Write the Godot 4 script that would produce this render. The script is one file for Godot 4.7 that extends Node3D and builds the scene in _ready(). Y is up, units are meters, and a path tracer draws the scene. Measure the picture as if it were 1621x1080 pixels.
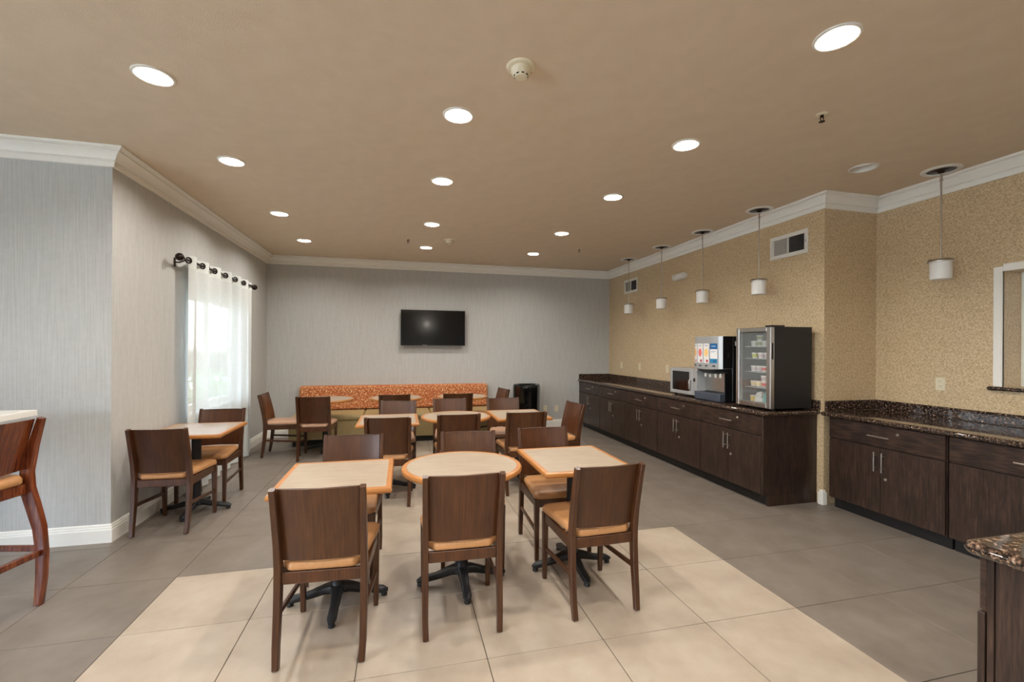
extends Node3D
# Hotel breakfast room. Units metres, y up; the camera stands at x = z = 0 and the room's long axis runs along -z.

const CEIL := 3.02
const X_LEFT := -2.17
const X_COUNTER := 4.0
const X_SERVE := 4.65
const Z_BACK := -8.15
const Z_STEP := -4.08
const Z_PILLAR := -3.5
const X_FAR := -5.2
const Z_REAR := 3.4
const TILE := 0.6112
const VENTS := [Vector2(2.637, -7.285), Vector2(2.62, -3.918)]   # height, z of the openings in the gold wall
const LIGHT_X := [-1.352, 0.35, 2.034]
const LIGHT_Z := [-6.85, -5.54, -4.08, -2.9, -1.72, -0.5, 0.75]

var M := {}
var taken := {}

# ---------------------------------------------------------------- mesh building
class Sh:
	var v := PackedVector3Array()
	func tri(a: Vector3, b: Vector3, c: Vector3) -> void:
		v.append(a); v.append(b); v.append(c)
	func quad(a: Vector3, b: Vector3, c: Vector3, d: Vector3) -> void:
		tri(a, b, c); tri(a, c, d)
	func loft(rings: Array, cap_start := true, cap_end := true) -> void:
		var n: int = rings[0].size()
		for i in rings.size() - 1:
			var p: Array = rings[i]
			var q: Array = rings[i + 1]
			for j in n:
				var k := (j + 1) % n
				quad(p[j], p[k], q[k], q[j])
		if cap_start: fan(rings[0], true)
		if cap_end: fan(rings[-1], false)
	func fan(r: Array, flip: bool) -> void:
		var c := Vector3.ZERO
		for p in r: c += p
		c /= r.size()
		for j in r.size():
			var k := (j + 1) % r.size()
			if flip: tri(c, r[k], r[j])
			else: tri(c, r[j], r[k])
	func box(c: Vector3, s: Vector3, bv := 0.0) -> void:
		var h := s * 0.5
		var b := minf(bv, minf(h.x, minf(h.y, h.z)) * 0.8)
		for ax in 3:
			var u := (ax + 1) % 3
			var w := (ax + 2) % 3
			for sg in [-1.0, 1.0]:
				var pts: Array = []
				for e in [[-1, -1], [1, -1], [1, 1], [-1, 1]]:
					var p := Vector3.ZERO
					p[ax] = sg * h[ax]
					p[u] = e[0] * (h[u] - b)
					p[w] = e[1] * (h[w] - b)
					pts.append(c + p)
				if sg > 0: quad(pts[0], pts[1], pts[2], pts[3])
				else: quad(pts[3], pts[2], pts[1], pts[0])
		if b <= 0.0: return
		for ax in 3:
			var u := (ax + 1) % 3
			var w := (ax + 2) % 3
			for su in [-1.0, 1.0]:
				for sw in [-1.0, 1.0]:
					var pp: Array = []
					for e in [[-1, 0], [1, 0], [1, 1], [-1, 1]]:
						var p := Vector3.ZERO
						p[ax] = e[0] * (h[ax] - b)
						p[u] = su * (h[u] if e[1] == 0 else h[u] - b)
						p[w] = sw * (h[w] - b if e[1] == 0 else h[w])
						pp.append(c + p)
					_oriented(pp, c)
		for sx in [-1.0, 1.0]:
			for sy in [-1.0, 1.0]:
				for sz in [-1.0, 1.0]:
					var a := c + Vector3(sx * h.x, sy * (h.y - b), sz * (h.z - b))
					var d := c + Vector3(sx * (h.x - b), sy * h.y, sz * (h.z - b))
					var e2 := c + Vector3(sx * (h.x - b), sy * (h.y - b), sz * h.z)
					if sx * sy * sz > 0: tri(a, d, e2)
					else: tri(a, e2, d)
	func _oriented(p: Array, c: Vector3) -> void:
		var n: Vector3 = (p[1] - p[0]).cross(p[2] - p[0])
		var m: Vector3 = (p[0] + p[2]) * 0.5 - c
		if n.dot(m) > 0: quad(p[0], p[1], p[2], p[3])
		else: quad(p[3], p[2], p[1], p[0])
	func bar(path: Array, w: Array, d: Array, ch: float, ref: Vector3) -> void:
		var rings: Array = []
		for i in path.size():
			var t: Vector3 = (path[mini(i + 1, path.size() - 1)] - path[maxi(i - 1, 0)]).normalized()
			var n := (ref - t * ref.dot(t)).normalized()
			var s := n.cross(t)
			var hw: float = w[mini(i, w.size() - 1)] * 0.5
			var hd: float = d[mini(i, d.size() - 1)] * 0.5
			var r: Array = []
			for e in [[hw, -hd + ch], [hw, hd - ch], [hw - ch, hd], [-hw + ch, hd], [-hw, hd - ch], [-hw, -hd + ch], [-hw + ch, -hd], [hw - ch, -hd]]:
				r.append(path[i] + s * e[0] + n * e[1])
			rings.append(r)
		loft(rings)
	func tube(path: Array, rad: float, n := 10) -> void:
		var rings: Array = []
		for i in path.size():
			var t: Vector3 = (path[mini(i + 1, path.size() - 1)] - path[maxi(i - 1, 0)]).normalized()
			var ref := Vector3.UP if absf(t.y) < 0.9 else Vector3.RIGHT
			var nn := (ref - t * ref.dot(t)).normalized()
			var s := nn.cross(t)
			var r: Array = []
			for j in n:
				var a := TAU * j / n
				r.append(path[i] + s * cos(a) * rad + nn * sin(a) * rad)
			rings.append(r)
		loft(rings)
	func lathe(prof: Array, n: int, c: Vector3, axis := Vector3.UP, cs := true, ce := true) -> void:
		var ref := Vector3.BACK if absf(axis.z) < 0.9 else Vector3.RIGHT
		var s := ref.cross(axis).normalized()
		var u := axis.cross(s)
		var rings: Array = []
		for p in prof:
			var r: Array = []
			for j in n:
				var a := TAU * j / n
				r.append(c + axis * p[1] + (s * cos(a) + u * sin(a)) * p[0])
			rings.append(r)
		loft(rings, cs, ce)
	# closed profile (outward offset, y) swept round an outline given as (x, z), counter-clockwise about +y
	func ring(outline: Array, prof: Array, y0 := 0.0) -> void:
		var n := outline.size()
		var cols: Array = []
		for i in n:
			var p: Vector2 = outline[i]
			var d1: Vector2 = (p - outline[(i + n - 1) % n]).normalized()
			var d2: Vector2 = (outline[(i + 1) % n] - p).normalized()
			var n1 := Vector2(-d1.y, d1.x)
			var n2 := Vector2(-d2.y, d2.x)
			if n1.dot(p) < 0: n1 = -n1
			if n2.dot(p) < 0: n2 = -n2
			var m := (n1 + n2) / (1.0 + n1.dot(n2))
			var col: Array = []
			for q in prof:
				var o: Vector2 = p + m * q[0]
				col.append(Vector3(o.x, y0 + q[1], o.y))
			cols.append(col)
		for i in n:
			var a: Array = cols[i]
			var b: Array = cols[(i + 1) % n]
			for j in prof.size():
				var k := (j + 1) % prof.size()
				quad(a[j], b[j], b[k], a[k])
	func slab(hx: float, hz: float, rad: float, prof: Array, c: Vector3, cn := 5, taper := 0.0, bulge := 0.0) -> void:
		var rings: Array = []
		for p in prof:
			var r: Array = []
			for q in Sh.rr(hx - p[0], hz - p[0], maxf(rad - p[0], 0.001), cn):
				r.append(c + Vector3(q.x * (1.0 - taper * q.y / hz), p[1] + bulge * (1.0 - pow(q.x / hx, 2)) * float(p.size() > 2), q.y))
			rings.append(r)
		loft(rings)
	# rounded rectangle, counter-clockwise about +y, as (x, z)
	static func rr(hx: float, hz: float, rad: float, cn: int) -> Array:
		var out: Array = []
		var r := minf(rad, minf(hx, hz))
		for k in 4:
			var cx := (hx - r) * (1 if k == 0 or k == 1 else -1)
			var cz := (hz - r) * (1 if k == 0 or k == 3 else -1)
			for i in cn + 1:
				var a := PI / 2 * (k + float(i) / cn)
				out.append(Vector2(cx + sin(a) * r, cz + cos(a) * r))
		return out
	func xform(t: Transform3D) -> Sh:
		for i in v.size(): v[i] = t * v[i]
		return self
	func mesh(crease := 38.0) -> ArrayMesh:
		var nf := v.size() / 3
		var fn := PackedVector3Array()
		var at := {}
		for f in nf:
			var n := (v[f * 3 + 1] - v[f * 3]).cross(v[f * 3 + 2] - v[f * 3])
			fn.append(n)
			for k in 3:
				var key := Vector3i((v[f * 3 + k] * 20000.0).round())
				if at.has(key): at[key].append(f)
				else: at[key] = [f]
		var pos := PackedVector3Array()
		var nor := PackedVector3Array()
		var cc := cos(deg_to_rad(crease))
		for f in nf:
			if fn[f].length_squared() < 1e-18: continue
			var me := fn[f].normalized()
			for k in [0, 2, 1]:
				var p := v[f * 3 + k]
				var s := Vector3.ZERO
				for g in at[Vector3i((p * 20000.0).round())]:
					if fn[g].length_squared() > 1e-18 and fn[g].normalized().dot(me) > cc: s += fn[g]
				pos.append(p)
				nor.append(s.normalized() if s.length_squared() > 1e-20 else me)
		var arr: Array = []
		arr.resize(Mesh.ARRAY_MAX)
		arr[Mesh.ARRAY_VERTEX] = pos
		arr[Mesh.ARRAY_NORMAL] = nor
		var am := ArrayMesh.new()
		am.add_surface_from_arrays(Mesh.PRIMITIVE_TRIANGLES, arr)
		return am

func boxm(c: Vector3, s: Vector3, bv := 0.0) -> ArrayMesh:
	var h := Sh.new()
	h.box(c, s, bv)
	return h.mesh(20.0)

# box from two corners
func span(a: Vector3, b: Vector3, bv := 0.0) -> ArrayMesh:
	return boxm((a + b) * 0.5, (b - a).abs(), bv)

func addspan(h: Sh, a: Vector3, b: Vector3, bv := 0.0) -> void:
	h.box((a + b) * 0.5, (b - a).abs(), bv)

func lathem(prof: Array, n: int, c := Vector3.ZERO, axis := Vector3.UP, cs := true, ce := true) -> ArrayMesh:
	var h := Sh.new()
	h.lathe(prof, n, c, axis, cs, ce)
	return h.mesh()

# a flat rectangle with uv, facing n (print, screens)
func print_quad(c: Vector3, u: Vector3, w: Vector3) -> ArrayMesh:
	var pos := PackedVector3Array([c - u + w, c + u + w, c + u - w, c - u + w, c + u - w, c - u - w])
	var uv := PackedVector2Array([Vector2(0, 0), Vector2(1, 0), Vector2(1, 1), Vector2(0, 0), Vector2(1, 1), Vector2(0, 1)])
	var n := u.cross(w).normalized()
	var nor := PackedVector3Array([n, n, n, n, n, n])
	var arr: Array = []
	arr.resize(Mesh.ARRAY_MAX)
	arr[Mesh.ARRAY_VERTEX] = pos
	arr[Mesh.ARRAY_NORMAL] = nor
	arr[Mesh.ARRAY_TEX_UV] = uv
	var am := ArrayMesh.new()
	am.add_surface_from_arrays(Mesh.PRIMITIVE_TRIANGLES, arr)
	return am

# ---------------------------------------------------------------- scene tree helpers
func numbered(n: String) -> String:
	var k: int = taken.get(n, -1) + 1
	taken[n] = k
	return n if k == 0 else "%s_%03d" % [n, k]

func metas(o: Node, label: String, category: String, group := "", kind := "") -> void:
	if label: o.set_meta("label", label)
	if category: o.set_meta("category", category)
	if group: o.set_meta("group", group)
	if kind: o.set_meta("kind", kind)

func thing(called: String, label: String, category: String, at := Vector3.ZERO, turn := 0.0, group := "", kind := "") -> Node3D:
	var o := Node3D.new()
	o.name = numbered(called)
	add_child(o)
	o.position = at
	o.rotation_degrees.y = turn
	metas(o, label, category, group, kind)
	return o

func part(parent: Node, called: String, m: Mesh, mat: Material, label := "") -> MeshInstance3D:
	var o := MeshInstance3D.new()
	o.name = called
	o.mesh = m
	o.material_override = mat
	o.cast_shadow = GeometryInstance3D.SHADOW_CASTING_SETTING_ON
	parent.add_child(o, true)
	if label: o.set_meta("label", label)
	return o

func copy(src: Node3D, label: String, at: Vector3, turn := 0.0, group := "") -> Node3D:
	var base: String = src.get_meta("base", src.name)
	var o: Node3D = src.duplicate()
	o.name = numbered(base)
	add_child(o)
	o.position = at
	o.rotation_degrees.y = turn
	o.set_meta("label", label)
	if group: o.set_meta("group", group)
	return o

func struct(called: String, label: String, category: String, m: Mesh, mat: Material) -> MeshInstance3D:
	var o := part(self, called, m, mat)
	metas(o, label, category, "", "structure")
	return o

# ---------------------------------------------------------------- materials
func noise_bytes(w: int, h: int, sd: int, freq: float, oct := 3, type := FastNoiseLite.TYPE_SIMPLEX_SMOOTH, sx := 1, sy := 1) -> PackedByteArray:
	var n := FastNoiseLite.new()
	n.seed = sd
	n.frequency = freq
	n.noise_type = type
	n.fractal_octaves = oct
	n.fractal_type = FastNoiseLite.FRACTAL_FBM if oct > 1 else FastNoiseLite.FRACTAL_NONE
	var img := n.get_seamless_image(w / sx, h / sy)
	img.convert(Image.FORMAT_L8)
	if sx > 1 or sy > 1: img.resize(w, h, Image.INTERPOLATE_CUBIC)
	return img.get_data()

# layers: [bytes, weight]; ramp: Gradient over the weighted sum
func ramp_tex(w: int, h: int, layers: Array, stops: Array, gain := 1.0) -> ImageTexture:
	var g := Gradient.new()
	var offs := PackedFloat32Array()
	var cols := PackedColorArray()
	for s in stops:
		offs.append(s[0]); cols.append(s[1])
	g.offsets = offs
	g.colors = cols
	var lut: Array = []
	for i in 256: lut.append(g.sample(i / 255.0))
	var out := PackedByteArray()
	out.resize(w * h * 3)
	var tot := 0.0
	for l in layers: tot += l[1]
	for i in w * h:
		var s := 0.0
		for l in layers: s += l[0][i] * l[1]
		s = (s / tot - 127.5) * gain + 127.5
		var c: Color = lut[clampi(int(s), 0, 255)]
		out[i * 3] = int(c.r8); out[i * 3 + 1] = int(c.g8); out[i * 3 + 2] = int(c.b8)
	return ImageTexture.create_from_image(Image.create_from_data(w, h, false, Image.FORMAT_RGB8, out))

func c8(r: int, g: int, b: int) -> Color:
	return Color8(r, g, b)

func mat(called: String, col: Color, rough := 0.5, metal := 0.0, spec := 0.5) -> StandardMaterial3D:
	var m := StandardMaterial3D.new()
	m.resource_name = called
	m.albedo_color = col
	m.roughness = rough
	m.metallic = metal
	m.metallic_specular = spec
	M[called] = m
	return m

func tmat(called: String, tex: Texture2D, scale: Vector3, rough: float, world := false, off := Vector3.ZERO) -> StandardMaterial3D:
	var m := mat(called, Color.WHITE, rough)
	m.albedo_texture = tex
	m.uv1_triplanar = true
	m.uv1_world_triplanar = world
	m.uv1_scale = scale
	m.uv1_offset = off
	return m

func relief(m: StandardMaterial3D, tex: Texture2D, cm: float) -> void:
	m.heightmap_enabled = true
	m.heightmap_texture = tex
	m.heightmap_scale = cm

func grey_tex(w: int, h: int, layers: Array, gain := 1.0) -> ImageTexture:
	return ramp_tex(w, h, layers, [[0.0, Color.BLACK], [1.0, Color.WHITE]], gain)

func materials() -> void:
	var fine := noise_bytes(512, 512, 3, 0.25, 2)
	var mid := noise_bytes(512, 512, 5, 0.03, 3)
	var big := noise_bytes(512, 512, 7, 0.008, 3)
	var streak := noise_bytes(512, 512, 11, 0.22, 2, FastNoiseLite.TYPE_SIMPLEX_SMOOTH, 1, 64)
	var grain := noise_bytes(512, 512, 13, 0.06, 4, FastNoiseLite.TYPE_SIMPLEX_SMOOTH, 1, 8)
	var pore := noise_bytes(512, 512, 17, 0.3, 1, FastNoiseLite.TYPE_SIMPLEX_SMOOTH, 1, 8)
	var cells := noise_bytes(512, 512, 19, 0.09, 2, FastNoiseLite.TYPE_VALUE_CUBIC)
	var speck := noise_bytes(512, 512, 23, 0.16, 2, FastNoiseLite.TYPE_VALUE_CUBIC)

	# grasscloth wallpaper, vertical threads
	var paper := ramp_tex(512, 512, [[streak, 1.0], [fine, 0.35], [mid, 0.3]], [[0.0, c8(174, 173, 169)], [0.5, c8(189, 188, 184)], [1.0, c8(202, 201, 197)]], 1.15)
	var m := tmat("grey_grasscloth", paper, Vector3(0.9, 0.9, 0.9), 0.75, true)
	relief(m, grey_tex(512, 512, [[streak, 1.0], [fine, 0.3]]), 0.12)
	# gold mottled wallpaper
	var gold := ramp_tex(512, 512, [[speck, 1.0], [cells, 0.6], [mid, 0.25]], [[0.0, c8(152, 123, 81)], [0.42, c8(193, 167, 127)], [0.62, c8(212, 188, 150)], [1.0, c8(228, 209, 176)]], 1.35)
	m = tmat("gold_wallpaper", gold, Vector3(2.1, 2.1, 2.1), 0.36, true)
	m.metallic_specular = 0.75
	relief(m, grey_tex(512, 512, [[speck, 1.0], [cells, 0.5]]), 0.1)
	# ceiling
	var stip := grey_tex(512, 512, [[fine, 1.0], [mid, 0.3]])
	m = tmat("tan_ceiling", ramp_tex(512, 512, [[fine, 0.5], [big, 1.0]], [[0.0, c8(212, 193, 168)], [1.0, c8(220, 202, 178)]]), Vector3(1.1, 1.1, 1.1), 0.8, true)
	relief(m, stip, 0.1)
	mat("white_trim", c8(240, 237, 228), 0.4)
	mat("white_plastic", c8(225, 222, 212), 0.4)
	mat("cream_plate", c8(226, 216, 188), 0.45)
	# floor tiles
	var cloud := [[big, 1.0], [mid, 0.5], [fine, 0.2]]
	m = tmat("grey_tile", ramp_tex(512, 512, cloud, [[0.0, c8(113, 103, 93)], [0.5, c8(123, 113, 103)], [1.0, c8(133, 123, 113)]], 1.3), Vector3(0.6, 0.6, 0.6), 0.42, true)
	m = tmat("beige_tile", ramp_tex(512, 512, cloud, [[0.0, c8(165, 149, 131)], [0.5, c8(175, 160, 142)], [1.0, c8(184, 171, 154)]], 1.3), Vector3(0.6, 0.6, 0.6), 0.38, true)
	mat("grout", c8(78, 66, 54), 0.9)
	# chair wood (four tones), grain along local y
	var walnut := [[0.0, c8(54, 29, 13)], [0.35, c8(71, 40, 18)], [0.6, c8(80, 47, 22)], [1.0, c8(97, 60, 31)]]
	var wt := ramp_tex(512, 512, [[grain, 1.0], [pore, 0.3], [big, 0.6]], walnut, 1.5)
	for i in 4:
		m = tmat("walnut_%d" % i, wt, Vector3(2.6, 0.8, 2.6), 0.34, false, Vector3(i * 0.31, i * 0.23, i * 0.17))
		m.albedo_color = [Color(1, 1, 1), Color(0.93, 0.91, 0.9), Color(1, 0.96, 0.93), Color(0.96, 0.9, 0.86)][i]
		m.clearcoat_enabled = true
		m.clearcoat = 0.12
		m.clearcoat_roughness = 0.25
	m = tmat("mahogany", ramp_tex(512, 512, [[grain, 1.0], [pore, 0.3], [big, 0.6]], [[0.0, c8(58, 22, 10)], [0.4, c8(96, 42, 20)], [0.7, c8(122, 62, 30)], [1.0, c8(150, 86, 46)]], 1.5), Vector3(1.7, 0.9, 1.7), 0.25)
	m.clearcoat_enabled = true
	m.clearcoat = 0.5
	m.clearcoat_roughness = 0.15
	# upholstery
	var vinyl := grey_tex(512, 512, [[speck, 1.0], [fine, 0.5]])
	for a in [["tan_vinyl", c8(182, 130, 83), c8(193, 142, 94)], ["daylit_tan_vinyl", c8(186, 146, 118), c8(198, 158, 131)]]:  # second tan is paler and pinker: reflected daylight put into the colour
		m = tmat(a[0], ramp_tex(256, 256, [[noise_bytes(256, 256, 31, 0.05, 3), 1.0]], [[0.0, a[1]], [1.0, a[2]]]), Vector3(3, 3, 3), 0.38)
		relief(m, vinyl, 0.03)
	m = tmat("olive_vinyl", ramp_tex(256, 256, [[noise_bytes(256, 256, 37, 0.04, 3), 1.0]], [[0.0, c8(164, 144, 98)], [1.0, c8(178, 158, 112)]]), Vector3(2, 2, 2), 0.42)
	var flor := noise_bytes(512, 512, 41, 0.06, 2, FastNoiseLite.TYPE_CELLULAR)
	m = tmat("orange_fabric", ramp_tex(512, 512, [[flor, 1.0], [speck, 0.7], [cells, 0.8]], [[0.0, c8(140, 70, 40)], [0.38, c8(180, 96, 54)], [0.5, c8(196, 118, 72)], [0.62, c8(208, 148, 98)], [0.8, c8(220, 182, 132)], [1.0, c8(232, 204, 160)]], 2.2), Vector3(1.3, 1.3, 1.3), 0.85)
	# table tops
	var lam := noise_bytes(512, 512, 43, 0.05, 4, FastNoiseLite.TYPE_SIMPLEX_SMOOTH, 16, 1)
	m = tmat("maple_laminate", ramp_tex(512, 512, [[lam, 1.0], [big, 0.4]], [[0.0, c8(153, 136, 116)], [0.5, c8(166, 149, 129)], [1.0, c8(177, 161, 142)]], 1.2), Vector3(1.6, 1.6, 1.6), 0.3)
	m = tmat("honey_oak", ramp_tex(512, 512, [[lam, 1.0], [fine, 0.3]], [[0.0, c8(150, 92, 42)], [0.5, c8(178, 117, 60)], [1.0, c8(196, 138, 80)]], 1.3), Vector3(2, 2, 2), 0.28)
	mat("cast_iron", c8(26, 27, 29), 0.45)
	mat("rubber", c8(18, 18, 18), 0.8)
	# cabinets
	var esp := [[0.0, c8(27, 18, 14)], [0.4, c8(47, 33, 26)], [0.65, c8(60, 43, 34)], [1.0, c8(78, 57, 45)]]
	m = tmat("espresso_vertical", ramp_tex(512, 512, [[grain, 1.0], [pore, 0.6], [big, 0.5]], esp, 1.6), Vector3(1.9, 0.8, 1.9), 0.36, true)
	relief(m, grey_tex(512, 512, [[pore, 1.0], [grain, 0.5]]), 0.03)
	var lgrain := noise_bytes(512, 512, 47, 0.06, 4, FastNoiseLite.TYPE_SIMPLEX_SMOOTH, 8, 1)
	m = tmat("espresso_horizontal", ramp_tex(512, 512, [[lgrain, 1.0], [big, 0.5]], esp, 1.7), Vector3(1.9, 1.9, 1.2), 0.36, true)
	mat("black_toe", c8(22, 20, 19), 0.5)
	mat("nickel", c8(198, 190, 178), 0.28, 1.0)
	mat("dark_bronze", c8(44, 33, 30), 0.35, 0.7)
	# granite
	var gr := ramp_tex(512, 512, [[speck, 1.0], [cells, 0.9], [noise_bytes(512, 512, 53, 0.035, 2, FastNoiseLite.TYPE_CELLULAR), 0.7]], [[0.0, c8(14, 12, 11)], [0.42, c8(34, 26, 23)], [0.54, c8(60, 45, 37)], [0.66, c8(98, 74, 58)], [0.82, c8(136, 110, 90)], [1.0, c8(170, 150, 132)]], 2.2)
	m = tmat("brown_granite", gr, Vector3(2.9, 2.9, 2.9), 0.05, true)
	m.metallic_specular = 0.6
	# appliances
	mat("black_plastic", c8(20, 20, 21), 0.35)
	mat("gloss_black", c8(8, 9, 10), 0.08)
	mat("screen_black", c8(10, 10, 12), 0.07)
	mat("steel", c8(196, 194, 190), 0.3, 1.0)
	mat("silver_paint", c8(172, 172, 170), 0.35, 0.35)
	mat("grey_interior", c8(84, 82, 80), 0.6)
	mat("slate_plastic", c8(70, 76, 86), 0.35)
	mat("white_slab", c8(236, 234, 228), 0.35)
	mat("frosted_glass", c8(232, 230, 224), 0.35)
	mat("shade_and_liner_black", c8(20, 20, 20), 0.7)  # black painted on for the dark inside slots and recesses; also the bin liner
	mat("duct_steel", c8(120, 118, 112), 0.5, 0.5)
	mat("red_dot", c8(190, 60, 50), 0.5)
	m = mat("clear_glass", Color(0.9, 0.95, 0.95, 0.06), 0.02)
	m.transparency = BaseMaterial3D.TRANSPARENCY_ALPHA
	m = mat("lamp_lens", c8(255, 252, 244), 0.4)
	m.emission_enabled = true
	m.emission = c8(255, 244, 226)
	m.emission_energy_multiplier = 3.0
	m = mat("globe_glass", c8(250, 246, 236), 0.4)
	m.emission_enabled = true
	m.emission = c8(255, 244, 226)
	m.emission_energy_multiplier = 6.0
	# sheer curtain
	m = tmat("sheer_voile", ramp_tex(256, 256, [[noise_bytes(256, 256, 59, 0.3, 1, FastNoiseLite.TYPE_SIMPLEX_SMOOTH, 1, 8), 1.0], [noise_bytes(256, 256, 61, 0.05, 3), 0.6]], [[0.0, c8(216, 221, 219)], [1.0, c8(231, 235, 233)]]), Vector3(2.4, 2.4, 2.4), 0.9)
	m.albedo_color = Color(1, 1, 1, 0.89)
	m.transparency = BaseMaterial3D.TRANSPARENCY_ALPHA
	m.backlight_enabled = true
	m.backlight = Color(0.42, 0.43, 0.43)
	m = tmat("voile_heading", M["sheer_voile"].albedo_texture, Vector3(2.4, 2.4, 2.4), 0.9)
	m.backlight_enabled = true
	m.backlight = Color(0.5, 0.5, 0.46)
	# outdoors
	tmat("pavement", ramp_tex(256, 256, [[noise_bytes(256, 256, 67, 0.1, 3), 1.0]], [[0.0, c8(196, 195, 188)], [1.0, c8(212, 211, 204)]]), Vector3(0.4, 0.4, 0.4), 0.95, true)
	m = mat("leaf_green", c8(120, 150, 112), 0.6)
	m.backlight_enabled = true
	m.backlight = Color(0.3, 0.4, 0.2)
	mat("bark", c8(92, 74, 58), 0.9)

# ---------------------------------------------------------------- camera and light
func view_and_light() -> void:
	var cam := Camera3D.new()
	cam.name = "camera"
	cam.position = Vector3(0, 1.51, 0)
	cam.rotation = Vector3(0, -0.242, deg_to_rad(0.3))
	cam.projection = Camera3D.PROJECTION_FRUSTUM
	cam.near = 0.05
	cam.far = 200.0
	cam.size = 0.05 * 1080.0 / 707.0
	cam.frustum_offset = Vector2(0, 0.05 * 11.0 / 707.0)
	add_child(cam)
	cam.current = true

	var sky_mat := ProceduralSkyMaterial.new()
	sky_mat.sky_top_color = Color(0.76, 0.86, 0.98)
	sky_mat.sky_horizon_color = Color(0.95, 0.98, 1.0)
	sky_mat.ground_horizon_color = Color(0.8, 0.84, 0.82)
	sky_mat.ground_bottom_color = Color(0.5, 0.52, 0.48)
	sky_mat.sky_energy_multiplier = 3.0
	sky_mat.ground_energy_multiplier = 1.2
	var sky := Sky.new()
	sky.sky_material = sky_mat
	var env := Environment.new()
	env.background_mode = Environment.BG_SKY
	env.sky = sky
	env.tonemap_mode = Environment.TONE_MAPPER_LINEAR
	env.tonemap_exposure = 1.5
	env.sdfgi_enabled = true
	env.ssao_enabled = true
	env.ssil_enabled = true
	var we := WorldEnvironment.new()
	we.name = "world_environment"
	we.environment = env
	add_child(we)
	# high sun from behind the building: it lights the paving outside, not the room
	var sun := DirectionalLight3D.new()
	sun.name = "sun"
	sun.light_energy = 2.6
	sun.light_color = Color(1.0, 0.96, 0.9)
	sun.light_angular_distance = 0.5
	sun.shadow_enabled = true
	sun.sky_mode = DirectionalLight3D.SKY_MODE_LIGHT_ONLY
	add_child(sun)
	sun.look_at_from_position(Vector3(0.1, 1.8, 1.0), Vector3.ZERO)

const LAMP_ENERGY := 1.08
const LAMP_COLOR := Color(1.0, 0.98, 0.95)

func lit_lamps() -> Array:
	var out: Array = []
	for z in LIGHT_Z:
		for x in LIGHT_X: out.append(Vector2(x, z))
	return out

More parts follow.
